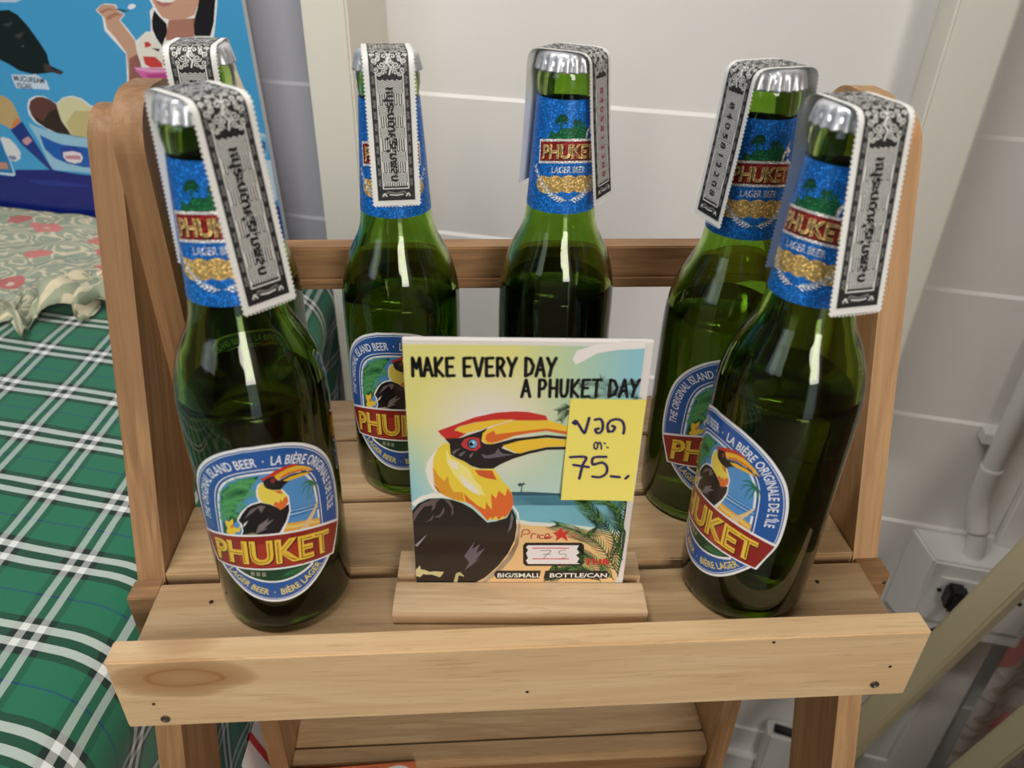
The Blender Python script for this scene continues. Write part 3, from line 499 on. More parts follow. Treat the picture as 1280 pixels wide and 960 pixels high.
STROKES = {'M': [[(0, 0), (.08, 1), (.5, .42), (.92, 1), (1, 0)]], 'A': [[(0, 0), (.5, 1), (1, 0)], [(.2, .33), (.82, .36)]], 'K': [[(.1, 0), (.1, 1)], [(.9, 1), (.1, .45), (.95, 0)]],
 'E': [[(.9, 1), (.12, .98), (.1, 0), (.95, .03)], [(.1, .52), (.75, .52)]], 'V': [[(0, 1), (.5, 0), (1, 1)]], 'R': [[(.1, 0), (.1, 1), (.6, .98), (.85, .78), (.6, .52), (.15, .48)], [(.45, .48), (.95, 0)]],
 'Y': [[(0, 1), (.5, .48)], [(1, 1), (.5, .48), (.3, 0)]], 'D': [[(.08, 0), (.08, 1), (.6, .92), (1, .55), (.75, .15), (.08, 0)]], 'P': [[(.1, 0), (.1, 1), (.65, .98), (.9, .75), (.6, .48), (.12, .45)]],
 'H': [[(.08, 0), (.08, 1)], [(.92, 0), (.92, 1)], [(.08, .5), (.92, .52)]], 'U': [[(.08, 1), (.1, .25), (.3, .02), (.65, .02), (.88, .25), (.92, 1)]], 'T': [[(0, 1), (1, 1)], [(.5, 1), (.5, 0)]]}

# ---------------------------------------------------------------- the room
WA = math.atan2(-.30467, .95246)          # direction of the back wall
WM = Matrix.Translation((0, .55, 0)) @ Matrix.Rotation(WA, 4, 'Z')    # local x along the wall, -y into the room
ZF = -.83
def build_room():
    wall = struct(obj('wall_back', box(bmesh.new(), -2.6, 2.8, .012, .10, ZF, 1.9), M['wall'], matrix=WM))
    z = -.8635
    while z < 1.9:                          # painted boards laid horizontally, chamfered edges
        a, b = max(z, ZF), min(z+.1413, 1.9)
        pts = [(-.0, a), (.012, a), (.012, b), (0, b), (-.0026, b-.0032)]
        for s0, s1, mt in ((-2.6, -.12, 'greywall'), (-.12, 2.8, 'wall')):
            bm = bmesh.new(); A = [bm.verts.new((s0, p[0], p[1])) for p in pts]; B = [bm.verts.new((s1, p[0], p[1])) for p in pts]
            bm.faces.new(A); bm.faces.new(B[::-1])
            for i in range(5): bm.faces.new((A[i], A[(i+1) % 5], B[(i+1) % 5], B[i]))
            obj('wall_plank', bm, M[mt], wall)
        z += .1413
    struct(obj('trim_1', box(bmesh.new(), -.140, -.0976, -.088, .0, ZF, 1.9, .002), M['trim'], matrix=WM))
    struct(obj('trim_2', box(bmesh.new(), .375, .417, -.058, 0, -.10, 1.9, .002), M['trim'], matrix=WM))
    t3 = struct(obj('trim_3', box(bmesh.new(), .588, .634, -.012, 0, ZF, 1.9, .002), M['wall'], matrix=WM))
    struct(obj('baseboard_back', box(bmesh.new(), -2.6, .586, -.012, 0, ZF, -.775, .002), M['wall'], matrix=WM))
    bm = bmesh.new(); box(bm, -2.4, 2.6, -2.6, 1.6, ZF-.05, ZF)
    struct(obj('floor', bm, M['floor']))
    struct(obj('ceiling', box(bmesh.new(), -2.4, 2.6, -2.6, 1.6, 1.9, 1.95), M['room']))
    struct(obj('wall_right', box(bmesh.new(), 2.5, 2.6, -2.6, 1.6, ZF, 1.9), M['room']))
    struct(obj('shade_partition', box(bmesh.new(), .725, .765, -1.9, .27, ZF, 1.9), M['panel']))  # unseen panel, added to shade the right part of the back wall
    struct(obj('shade_return', box(bmesh.new(), .44, .725, -.78, -.72, ZF, 1.9), M['panel']))  # unseen stub, added to keep shopfront light off the right-hand boards
    wl = bmesh.new()                        # wall with a window opening
    for b in ((-2.6, -1.75), (-.85, 1.6)): box(wl, -2.4, -2.3, b[0], b[1], ZF, 1.9)
    box(wl, -2.4, -2.3, -1.75, -.85, ZF, .5); box(wl, -2.4, -2.3, -1.75, -.85, 1.5, 1.9)
    struct(obj('wall_left', wl, M['room']))
    wf = bmesh.new()                        # open shop front
    box(wf, -2.4, .3, -2.6, -2.5, ZF, 1.9); box(wf, 2.0, 2.6, -2.6, -2.5, ZF, 1.9); box(wf, .3, 2.0, -2.6, -2.5, 1.75, 1.9)
    struct(obj('wall_front', wf, M['room']))
build_room()

# ---------------------------------------------------------------- the wooden rack
def leg_outline(width, top, bottom_fn, r):
    pts = [(bottom_fn(0), 0)]
    for k in range(17):
        a = math.pi/2*k/16; pts.append((top-r+r*math.sin(a), r-r*math.cos(a)))
    for k in range(17):
        a = math.pi/2*k/16; pts.append((top-r+r*math.cos(a), width-r+r*math.sin(a)))
    pts.append((bottom_fn(width), width))
    return pts
def build_rack():
    t = thing('display_rack', 'two-tier wooden display rack with slatted shelf and front rail holding the beer bottles', 'rack', (0, .08, ZF))
    def add(name, bm, mat, m): 
        o = obj(name, bm, mat, None, matrix=m); o.parent = t; o.matrix_parent_inverse = Matrix.Translation((0, -.08, -ZF)); return o
    n = math.hypot(1, .36); d = V((0, .36/n, 1/n)); pr = V((0, 1/n, -.36/n))
    for s in (-1, 1):
        x0 = .1755*s; ex = V((s, 0, 0))
        m = Matrix(((d.x, pr.x, ex.x, x0), (d.y, pr.y, ex.y, .0595), (d.z, pr.z, ex.z, 0), (0, 0, 0, 1)))
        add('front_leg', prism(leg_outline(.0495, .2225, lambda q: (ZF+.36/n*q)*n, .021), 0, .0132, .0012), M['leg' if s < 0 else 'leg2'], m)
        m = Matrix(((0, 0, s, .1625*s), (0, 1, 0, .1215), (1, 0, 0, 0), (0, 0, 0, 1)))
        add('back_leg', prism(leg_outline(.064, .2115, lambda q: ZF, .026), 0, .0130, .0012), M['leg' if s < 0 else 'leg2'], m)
        add('end_block', box(bmesh.new(), -.0072, .0072, -.0065, .0055, -.013, .013, .0006), M['leg'], Matrix.Translation((s*.1832, .053, -.0168)))
        add('side_arm', box(bmesh.new(), -.088, .088, -.006, .006, -.010, .010, .0006), M['leg'], Matrix.Translation((s*.155, .1, -.0195)) @ Matrix.Rotation(math.pi/2, 4, 'Z'))
    for (y0, y1, hw, dz) in ((.0115, .0527, .1752, -.0008), (.0581, .1083, .1752, 0), (.1124, .166, .162, 0), (.1684, .2119, .162, .0)):
        add('slat', box(bmesh.new(), -hw, hw, -(y1-y0)/2, (y1-y0)/2, -.0098, 0, .0008), M['slat'], Matrix.Translation((0, (y0+y1)/2, dz)))
    rl = add('front_rail', box(bmesh.new(), -.1805, .1832, -.0060, .0060, -.0223, .0223, .0008), M['rail'], Matrix.Translation((0, .006, -.0142)))
    for x, z in ((-.163, -.0165), (.166, -.0135)):
        bm = bmesh.new(); lathe(bm, [(0, 0), (.0018, 0), (.0021, .0006), (.0021, .0012), (.0016, .0013), (.0004, .0007), (0, .0007)], 14)
        o = obj('screw', bm, M['screw'], rl, matrix=Matrix.Translation((x, -.0056, z)) @ Matrix.Rotation(math.pi/2, 4, 'X'))
    for x, z in ((-.166, -.006), (.170, -.001), (.0, .0035-.012), (.11, .0195)):
        bm = bmesh.new(); lathe(bm, [(0, 0), (.0008, 0), (.0008, .0005), (0, .0005)], 10)
        obj('nail_hole', bm, M['hole'], rl, matrix=Matrix.Translation((x, -.0057, z)) @ Matrix.Rotation(math.pi/2, 4, 'X'))
    add('back_rail', box(bmesh.new(), -.1755, .1755, -.0065, .0065, -.0082, .0105, .0008), M['leg'], Matrix.Translation((0, .1925, .1080)))
    add('back_rail_strip', box(bmesh.new(), -.1755, .1755, -.0072, .0065, -.0035, .0030, .0006), M['leg'], Matrix.Translation((0, .1925, .0968)))
    zs = -.278
    add('lower_board', box(bmesh.new(), -.1622, .1622, -.027, .027, -.012, 0, .0008), M['slat'], Matrix.Translation((0, .170, zs)))
    add('lower_board', box(bmesh.new(), -.1622, .1622, -.0070, .0070, -.012, 0, .0008), M['slat'], Matrix.Translation((0, .134, zs)))
    add('lower_board', box(bmesh.new(), -.1622, .1622, -.02, .02, -.012, 0, .0008), M['slat'], Matrix.Translation((0, .220, zs)))
    add('lower_board', box(bmesh.new(), -.1754, .1754, -.06, .06, -.012, 0, .0008), M['slat'], Matrix.Translation((0, .062, -.305)))
    add('lower_crossbar', box(bmesh.new(), -.1622, .1622, -.006, .006, -.02, .02, .0008), M['leg'], Matrix.Translation((0, .136, zs-.032)))
    for x, y in ((-.148, .040), (-.138, .075), (.148, .040), (.15, .062), (-.150, .094), (.150, .10)):
        bm = bmesh.new(); lathe(bm, [(0, 0), (.0011, 0), (.0011, .0004), (0, .0004)], 10)
        add('nail_hole', bm, M['hole'], Matrix.Translation((x, y, -.0002 if y > .055 else -.001)))
    bm = bmesh.new(); lathe(bm, [(0, 0), (.0012, 0), (.001, .0006), (0, .0008)], 10)
    add('screw', bm, M['screw'], Matrix.Translation((.1885, .0468, -.010)) @ Matrix.Rotation(math.pi/2, 4, 'X'))
build_rack()

# ---------------------------------------------------------------- beer bottles
OUT = [(0, .003), (.020, .0012), (.024, 0), (.0272, .0006), (.0292, .0028), (.0300, .0065), (.0301, .03), (.0301, .095), (.0300, .108), (.0296, .116), (.0286, .1225), (.0268, .1295), (.0243, .136), (.0214, .1415), (.0191, .146), (.0177, .151), (.0170, .157), (.0164, .165), (.0155, .18), (.0146, .195), (.0138, .207), (.0134, .2105), (.0137, .2125), (.0142, .2155), (.0141, .2185), (.0134, .2205), (.0131, .2215), (.0131, .2262), (.0125, .2275), (.0100, .2275)]
INN = [(.0092, .2270), (.0088, .2200), (.0096, .205), (.0118, .18), (.0134, .158), (.0150, .150), (.0185, .1415), (.0218, .135), (.0244, .128), (.0259, .121), (.0266, .113), (.0269, .10), (.0269, .03), (.0266, .010), (.0250, .0065), (.012, .0075), (0, .0085)]
def ring_interp(prof, z):
    for (r0, z0), (r1, z1) in zip(prof, prof[1:]):
        if min(z0, z1) <= z <= max(z0, z1) and z0 != z1: return r0+(r1-r0)*(z-z0)/(z1-z0)
def outer_r(z): return ring_interp([p for p in OUT if p[0] > .0126], z)
LIQ = .1175
def glass_mesh():
    bm = bmesh.new(); lathe(bm, OUT+INN, 72); return bm
def beer_mesh():
    inn = INN[::-1]; prof = [(0, .0083)]
    for r, z in inn[1:]:
        if z < LIQ-.001: prof.append((r+.00015, z-.0001))
    r = ring_interp(INN, LIQ); prof += [(r+.00015, LIQ), (0, LIQ-.0002)]
    bm = bmesh.new(); lathe(bm, prof, 72); return bm
def cap_mesh():
    prof = [(0, .2288), (.008, .2288), (.0118, .2285), (.0134, .2275), (.0142, .2258), (.0147, .2235), (.0153, .2212), (.0155, .2206), (.0149, .2208), (.0138, .2250), (.0, .2262)]
    amp = [0, 0, .0, .014, .045, .08, .10, .11, .11, 0, 0]
    bm = bmesh.new(); lathe(bm, prof, 168, lambda i, a: 1-amp[i]*(.5-.5*math.cos(21*a))); return bm
D = .529                                    # millimetres of label per degree
LOUT = [(0, 105.3), (15, 104.6), (28, 102), (38, 98.5), (47, 94), (56, 87.5), (62, 80.5), (66, 71), (67, 61), (66, 53), (63, 47.5), (57.5, 42), (50, 37), (42, 32.3), (33, 27.6), (22, 23.3), (10, 21), (0, 20.5)]
LIN_ = [(0, 92.6), (17, 91.2), (29, 87.6), (36, 82.5), (39.5, 76), (41, 66), (41.5, 50)]
def mirrored(pts):
    r = [(a*D, z) for a, z in pts]; l = [(-a*D, z) for a, z in pts[::-1] if a > 0]
    return r+l
def dense(pts, n=4): return [(p.x, p.y) for p in smooth_path([(a, b, 0) for a, b in pts], n)]
def shrink(pts, c, mm):
    out = []
    n = len(pts)
    for i in range(n):
        a, b = V(pts[i-1]), V(pts[(i+1) % n]); d = (b-a).normalized(); nn = V((d.y, -d.x)); p = V(pts[i])
        if (V(c)-p).dot(nn) < 0: nn = -nn
        out.append(tuple(p+nn*mm))
    return out
def btop(u): return 59.5-9.0*(u/(64*D))**2
def bbot(u): return 41-4.2*(u/(53*D))**2
def main_label():
    p = Print(); cen = (0, 62)
    out = dense(mirrored(LOUT), 3)
    p.poly(0, (246, 246, 246), out)
    p.poly(1, (40, 92, 168), shrink(out, cen, 1.3))
    ring = shrink(out, cen, 2.0); p.stroke(2, (236, 240, 246), ring+[ring[0]], .35)
    r = [(a*D, z) for a, z in LIN_]; fr = dense([(-a, z) for a, z in r[::-1]]+r[1:], 4)
    p.stroke(2, (240, 243, 248), shrink([(-24.2, 48)]+fr+[(24.2, 48)], cen, -1.2)[1:-1], .45)
    p.poly(2, (246, 246, 246), fr)
    pic = shrink(fr, (0, 65), 1.0); pic = [(x, z) for x, z in pic]
    p.poly(3, (92, 154, 214), pic)
    # lower lens of the picture
    lens = [(u*D, 41-4.2*(u/53)**2+1) for u in range(-30, 31, 5)]+[(u*D, 33.2+5.0*(u/30)**2) for u in range(30, -31, -5)]
    p.poly(2, (246, 246, 246), [(x*1.06, z-1.0 if z < 39 else z) for x, z in lens]); p.poly(3, (28, 70, 46), lens)
    for x in (-10, -7.6, -5.2): p.poly(4, (150, 146, 120), [(x, 36.0), (x+1.6, 36.0), (x+1.6, 38.4), (x, 38.4)])
    p.poly(4, (40, 110, 66), [(2, 35), (10, 35.5), (14, 38.5), (6, 38)])
    for layer, col, pts in ART['label']:
        if pts: p.poly(layer, col, pts)
    for f in ART['lfronds']:
        sp = [q.xy for q in smooth_path([(a, b, 0) for a, b in f], 6)]
        p.stroke(6, (110, 184, 112), sp, .35)
        for i in range(1, len(sp)):
            d = (sp[i]-sp[i-1]).normalized(); nn = V((-d.y, d.x))
            for sg in (-1, 1): p.stroke(6, (84, 164, 96), [sp[i], sp[i]+(d*.6+nn*sg)*2.4], .55, taper=True)
    for f in ART['rfronds']: p.spline(6, (44, 120, 74), f, .9, 5, taper=True)
    # the banner and its letters
    us = [u*D for u in range(-64, 65, 4)]; ub = [u*D for u in range(52, -53, -4)]
    p.poly(14, (246, 246, 246), [(u*1.015, btop(u)+1.0) for u in us]+[(u*1.03, bbot(u)-1.0) for u in ub])
    p.poly(15, (150, 40, 34), [(u*.985, btop(u)) for u in us]+[(u*1.0, bbot(u)) for u in ub])
    p.poly(16, (176, 58, 42), [(u*.6, bbot(u)+1+.72*(btop(u)-bbot(u))) for u in us[4:-4]]+[(u*.6, bbot(u)+1.2) for u in ub[3:-3]])
    def bf(dx, dy, sx=1, sy=1):
        def fn(x, y):
            u = (-51+101*x)*D+dx; t = .16+.70*y; return (u, bbot(u)+t*(btop(u)-bbot(u))+dy)
        return fn
    p.text(17, (60, 22, 16), 'PHUKET', bf(.45, -.45), .045); p.text(18, (246, 206, 76), 'PHUKET', bf(0, 0), .040)
    p.text(19, (70, 40, 16), 'PHUKET', bf(-.10, -.10), -.022); p.text(20, (240, 190, 60), 'PHUKET', bf(.12, .12), -.030)
    # lettering of the ring
    tp = [(-52.5, 55), (-53.2, 68), (-51, 77), (-46, 84.2), (-38, 90), (-26, 94), (-12, 96.2), (0, 96.8)]
    tp = tp+[(-a, z) for a, z in tp[::-1][1:]]; tp = dense([(a*D, z) for a, z in tp], 4)
    p.text(4, (244, 246, 250), "THE ORIGINAL ISLAND BEER  \u00b7  LA BI\u00c8RE ORIGINALE DE L'\u00ceLE", path_fn(tp[2:-2], 4.4, -1.3), .014)
    lp = dense([(a*D, 24.6+15.2*(a/46)**2-1.0*(a/46)**4) for a in range(-40, 41, 4)], 2)
    p.text(4, (240, 220, 120), 'LAGER BEER  \u00b7  BI\u00c8RE LAGER', path_fn(lp, 3.6), .018)
    return p
def label_build(p, name, parent, tilt):
    ct, st = math.cos(tilt), math.sin(tilt)
    def fn(u, v, layer):
        v -= 62; u, v = u*ct-v*st, u*st+v*ct; v += 62
        a = u/30.3; r = .03022+layer*.000012
        return V((r*math.sin(a), -r*math.cos(a), v/1000))
    return p.build(name, M['print'], parent, fn, cut=1.6, smooth=True)
def neck_label():
    p = Print()
    Z0, Z1 = 158.2, 209.5
    p.grid(0, -47.0, 47.0, Z0, Z1, 60, 1, lambda x, y: (26, 114, 206))
    for layer, col, pts in (
        (1, (30, 104, 62), [(-11, 191.6), (-9.5, 196), (-7, 195), (-4, 197.5), (0, 197.5), (4, 200.5), (7, 199.5), (8.5, 196), (7.5, 191.6)]),
        (2, (24, 84, 52), [(-8, 199.5), (-6, 203), (-3, 203.6), (-1, 201), (-2.5, 200.6), (-2, 198.5), (-4, 200.4), (-4.2, 197), (-5, 197), (-5, 200.2), (-7, 198.8)]),
        (2, (24, 84, 52), [(.5, 199), (1.5, 201.6), (3, 200.6), (5, 202), (4.6, 200), (2.6, 199.4), (3, 197), (2.2, 197), (1.9, 199)]),
        (2, (240, 244, 248), [(7.5, 191.6), (8, 195.5), (9.5, 197), (12, 200.5), (11.5, 197.4), (14, 196), (11.5, 195.2), (13, 191.6)]),
        (3, (40, 90, 170), [(8.6, 192), (9.4, 195), (11, 195.8), (10.6, 194.4), (13, 193.6), (11, 192)])): p.poly(layer, col, pts)
    def q(u, t): return (u, 182.6+9.6*t-.0075*u*u)
    us = [x*1.0 for x in range(-15, 16)]
    p.poly(4, (240, 240, 240), [q(u*1.04, 1.07) for u in us]+[q(u*1.0, -.07) for u in us[::-1]])
    p.poly(5, (150, 34, 34), [q(u*.99, .96) for u in us]+[q(u*.95, .04) for u in us[::-1]])
    p.text(6, (70, 18, 14), 'PHUKET', lambda x, y: q(-12.9+26.4*x, .16+.66*y-.05), .05)
    p.text(7, (232, 200, 128), 'PHUKET', lambda x, y: q(-13.2+26.4*x, .17+.66*y), .035)
    p.text(8, (90, 34, 24), 'PHUKET', lambda x, y: q(-13.2+26.4*x, .17+.66*y), -.03)
    p.text(4, (232, 236, 240), 'LAGER BEER', lambda x, y: (-7.8+15.6*x, 177.6+3.0*y-.008*(15.6*x-7.8)**2), .008)
    for k in range(5):
        cx = -11.2+5.6*k; cz = 172.4-.010*cx*cx
        p.poly(4+k % 2, (222, 188, 116), [(cx+4.3*math.cos(a), cz+4.1*math.sin(a)) for a in (2*math.pi*i/18 for i in range(18))])
        p.stroke(6+k % 2, (176, 140, 74), [(cx+3.0*math.cos(a), cz+2.8*math.sin(a)) for a in (2*math.pi*i/14 for i in range(15))], .3)
    for s in (-1, 1):
        pth = [(s*(.6+1.25*i), 164.8+.70*(i*.33)**2) for i in range(14)]
        p.stroke(5, (226, 234, 244), pth, .3)
        for i in range(1, 14):
            x, z = pth[i]; d = V((pth[i][0]-pth[i-1][0], pth[i][1]-pth[i-1][1])).normalized(); nn = V((-d.y, d.x))
            for g in (-1, 1): p.stroke(6, (236, 242, 248), [V((x, z)), V((x, z))+(d*1.0+nn*g*.9)*1.7], .85, taper=True)
    def fn(u, v, layer):
        z = v/1000; r = outer_r(z)+.00012+layer*.000012; a = u/15.0
        return V((r*math.sin(a), -r*math.cos(a), z))
    return p, fn
def strip_print(red):
    """Thai excise strip, laid flat: u across, v along (0 on top of the cap, positive = front tail, negative = back tail)"""
    p = Print(); H, L = 10.4, 84.0
    n = int(2*L/1.7)
    pc = (240, 240, 236)
    p.poly(0, pc, [(-H, -L), (H, -L), (H, L), (-H, L)])
    for i in range(n):                        # perforated edges
        v0, v1 = -L+2*L*i/n, -L+2*L*(i+1)/n
        for s in (-1, 1): p.tris.append((0, (*lin(pc)[:3], 1), [V((s*(H-.05), v0)), V((s*(H-.05), v1)), V((s*(H+.75), (v0+v1)/2))]))
    m = 14                                   # teeth of the cut ends
    for e in (-1, 1):
        for i in range(m):
            u0 = -H+2*H*i/m; p.poly(0, pc, [(u0, e*L), (u0+2*H/m, e*L), (u0+H/m, e*(L+.6))])
    ink, pap, gr = (34, 33, 33), (232, 232, 228), (118, 116, 114)
    p.poly(1, ink, [(-8.4, -L+2.6), (8.4, -L+2.6), (8.4, L-2.6), (-8.4, L-2.6)])
    i = 0; v = -L+9
    while v < L-9:                            # guilloche border
        for s in (-1, 1):
            p.poly(2, (78, 76, 76), [(s*6.2, v), (s*8.0, v+.3), (s*7.5, v+2.0), (s*8.0, v+3.6), (s*6.2, v+4)])
            p.stroke(3, (150, 148, 146), [(s*6.6, v+.5), (s*7.4, v+1.1), (s*6.7, v+2), (s*7.4, v+2.9), (s*6.6, v+3.5)], .26)
        v += 5.2
    for e in (-1, 1):
        p.stroke(2, pap, [(-5.7, e*23), (-5.7, e*(L-8.5)), (5.7, e*(L-8.5)), (5.7, e*23)], .5)
        p.stroke(2, gr, [(-6, e*(L-4.6)), (-3.5, e*(L-7)), (0, e*(L-6)), (3.5, e*(L-7)), (6, e*(L-4.6))], .9)
        p.stroke(3, pap, [(-3, e*(L-5.6)), (0, e*(L-5.2)), (3, e*(L-5.6))], .5)
        for s in (-1, 1): p.stroke(3, pap, [(s*4.4, e*(L-4.8)), (s*5.4, e*(L-6.2)), (s*6.2, e*(L-5))], .5)
        v = 26.0; k = 0                       # engine turned ground behind the lettering
        while v < L-9.4:
            band = int(v/5.2) % 2
            if band: p.stroke(2, pap, [(-5.1+1.02*j, e*(v+(.5 if j % 2 else -.2))) for j in range(11)], .38)
            else:
                for j in range(11): p.poly(2, pap, [(-5.35+1.02*j, e*(v-.44)), (-4.85+1.02*j, e*(v-.44)), (-4.85+1.02*j, e*(v+.44)), (-5.35+1.02*j, e*(v+.44))])
            v += .84
        for s in (-1, 1):                     # scrolls of the crest
            for (cx, cv, r0, tn, ph) in ((3.0*s, 19.6, 1.7, 1.5, 0), (1.7*s, 15.6, 1.6, 1.3, 2), (4.4*s, 14.2, 1.3, 1.2, 1), (2.5*s, 22.6, 1.2, 1.2, 3), (6.3*s, 18, 1.3, 1.3, 2), (5.6*s, 21.5, 1.2, 1.2, 1), (6.4*s, 11.6, 1.3, 1.2, 0), (7.0*s, 15, 1.1, 1.2, 3), (6.8*s, 7.4, 1.2, 1.2, 2), (2.2*s, 8.0, 1.3, 1.3, 4), (.9*s, 18, 1.0, 1.2, 0), (7.2*s, 3.6, 1.0, 1.2, 0), (4.3*s, 17, 1.2, 1.3, 4), (4.2*s, 23.2, 1.0, 1.2, 0), (1.2*s, 20.5, 1.1, 1.2, 5), (5.0*s, 9.8, 1.3, 1.3, 2), (2.8*s, 11.4, 1.4, 1.4, .5), (4.8*s, 5.4, 1.4, 1.2, 4), (5.4*s, 1.6, 1.2, 1.2, 1)):
                p.stroke(4, pap, [(cx+s*r0*(1-t*.075)*math.cos(ph+tn*t*.55), e*(cv+r0*(1-t*.075)*math.sin(ph+tn*t*.55))) for t in range(12)], .42)
        p.stroke(4, pap, [(-1.4, e*12.5), (0, e*9.8), (1.4, e*12.5), (0, e*15), (-1.4, e*12.5)], .4)
        p.stroke(4, pap, [(0, e*16.5), (-.9, e*18.5), (.8, e*20.6), (0, e*23.4)], .7)
        for j in range(7): p.poly(5, ink, [(-4.2+1.3*j+.35*math.cos(a), e*(24.6+(j % 3)*.7)+.35*math.sin(a)) for a in (0, 1.57, 3.14, 4.71)])
    for rr in (3.9, 2.9, 1.6):
        p.stroke(4, pap, [(rr*1.15*math.cos(a), rr*math.sin(a)) for a in (2*math.pi*i/20 for i in range(21))], .45)
    for i in range(16):
        a = 2*math.pi*i/16; p.stroke(4, pap, [(4.6*math.cos(a), 4.1*math.sin(a)), (5.6*math.cos(a+.2), 5.2*math.sin(a+.2))], .4)
    def tf(e, u0, u1, h):
        return lambda x, y: (e*(h*y-h/2), e*(u0+(u1-u0)*x))
    # lettering runs down the tail, tops of the letters to the right-hand side of the reader
    thai = '\u0e2b\u0e19\u0e38\u0e23\u0e30\u0e1a\u0e14\u0e32\u0e28\u0e38\u0e23\u0e34\u0e0a\u0e38\u0e21\u0e1e\u0e25\u0e1a'
    p.text(6, (12, 12, 12), thai, tf(1, 29, L-12, 3.5), .05)
    p.text(6, (150, 40, 56) if red == 1 else (40, 38, 40), '8 4 0 5 8 1 2 2 0 8', tf(-1, 30, L-12, 3.6), .03)
    return p
def strip_fn(front, back, az_curl=0):
    """front/back: (tail length to z, outward swing in metres)"""
    def path(spec):
        zb, sw = spec
        pts = smooth_path([(0, .22925, 0), (.0085, .22925, 0), (.0128, .2286, 0), (.0152, .2264, 0), (.0160, .2225, 0), (.0162+sw*.12, .2150, 0), (.0166+sw*.45, .1950, 0), (.0178+sw, zb, 0)], 7)
        acc = [0]
        for a, b in zip(pts, pts[1:]): acc.append(acc[-1]+(b-a).length)
        return pts, acc
    PF, PB = path(front), path(back)
    def fn(u, v, layer):
        pts, acc = PF if v >= 0 else PB; s = abs(v)/84.6*acc[-1]; i = 0
        while i < len(pts)-2 and acc[i+1] < s: i += 1
        d = (pts[i+1]-pts[i]).normalized(); q = pts[i]+d*(s-acc[i]); nn = V((-d.y, d.x, 0))
        q = q+nn*(layer*.000022+.00002)
        sg = 1 if v >= 0 else -1
        bend = .0012*(u/10.4)**2*min(1, s/.03)*(1 if az_curl else .5)
        return V((u/1000, -sg*(q.x-bend), q.y))
    return fn
BOT = [  # x, y, label angle, neck angle, strip azimuth, strip tails, red digits at the front, label text
 (-.1130, .0496, -7, -14, 27, ((.158, .0075), (.165, .001)), 0, 'green lager bottle by the front rail, next to the plaid tablecloth, its label facing forward'),
 (-.1409, .1498, 0, -5, -14, ((.165, .0), (.165, .001)), 0, 'green lager bottle in the back row, half hidden by another, before the ice cream poster'),
 (-.0581, .1402, -10, -4, 2, ((.164, .0), (.165, .001)), 0, 'green lager bottle behind the price card, its tax strip hanging straight down the front'),
 (.0226, .1460, 165, 11, 64, ((.163, .0055), (.167, .001)), 1, 'green lager bottle behind the price card, tax strip with red digits hanging at its side'),
 (.1033, .1113, 23, 17, -52, ((.163, .003), (.163, .005)), 2, 'green lager bottle between the card and the wooden leg, its strip hanging towards the card'),
 (.1093, .0438, -42, -24, 38, ((.160, .009), (.160, .001)), 0, 'green lager bottle by the front rail, its label turned towards the price card'),
]
def build_bottles():
    lab = main_label(); nl, nfn = neck_label(); first = None
    for i, (x, y, la, na, sa, tails, red, text) in enumerate(BOT):
        face = math.atan2(CAMP.y-y, CAMP.x-x)+math.pi/2
        t = thing('beer_bottle', text, 'bottle', (x, y, .0), face+R(la), 'lager bottles on the rack')
        if first is None:
            g = obj('glass_body', glass_mesh(), M['glass'], t, True); b = obj('beer', beer_mesh(), M['beer'], t, True)
            c = obj('crown_cap', cap_mesh(), M['cap'], t, True); c['label'] = 'silver crown cap'
            n = nl.build('neck_label', M['glitter'], t, nfn, cut=1.3, step=6, smooth=True)
            n['label'] = 'blue glitter neck label with red PHUKET banner and gold medals'
            l2 = label_build(lab, 'front_label', t, 0); l2['label'] = 'blue and red PHUKET lager label with hornbill'
            first = (g, b, c, n, l2)
            l = label_build(lab, 'front_label', t, R(-4)); l['label'] = l2['label']; bpy.data.objects.remove(l2)
            first = (g, b, c, n, None); proto = None
            n.rotation_euler = (0, 0, R(na-la))
            continue_label = True
        else:
            cp = []
            for o in first[:4]:
                k = o.copy(); COL.objects.link(k); k.parent = t; cp.append(k)
            cp[3].rotation_euler = (0, 0, R(na-la)); cp[2].rotation_euler = (0, 0, i*.7)
            if i == 1: pl = label_build(lab, 'front_label', t, 0); pl['label'] = 'blue and red PHUKET lager label with hornbill'
            else:
                k = pl.copy(); COL.objects.link(k); k.parent = t
        sp = strip_print(red)
        if red: # digits tail in front
            sp.tris = [(ly, c, [V((-q.x, -q.y)) for q in tri]) for ly, c, tri in sp.tris]
        s = sp.build('tax_strip', M['paper'], t, strip_fn(*tails), step=2.2, smooth=True)
        s.rotation_euler = (0, 0, R(sa-la)); s['label'] = 'black and white excise strip with serrated edges'
build_bottles()

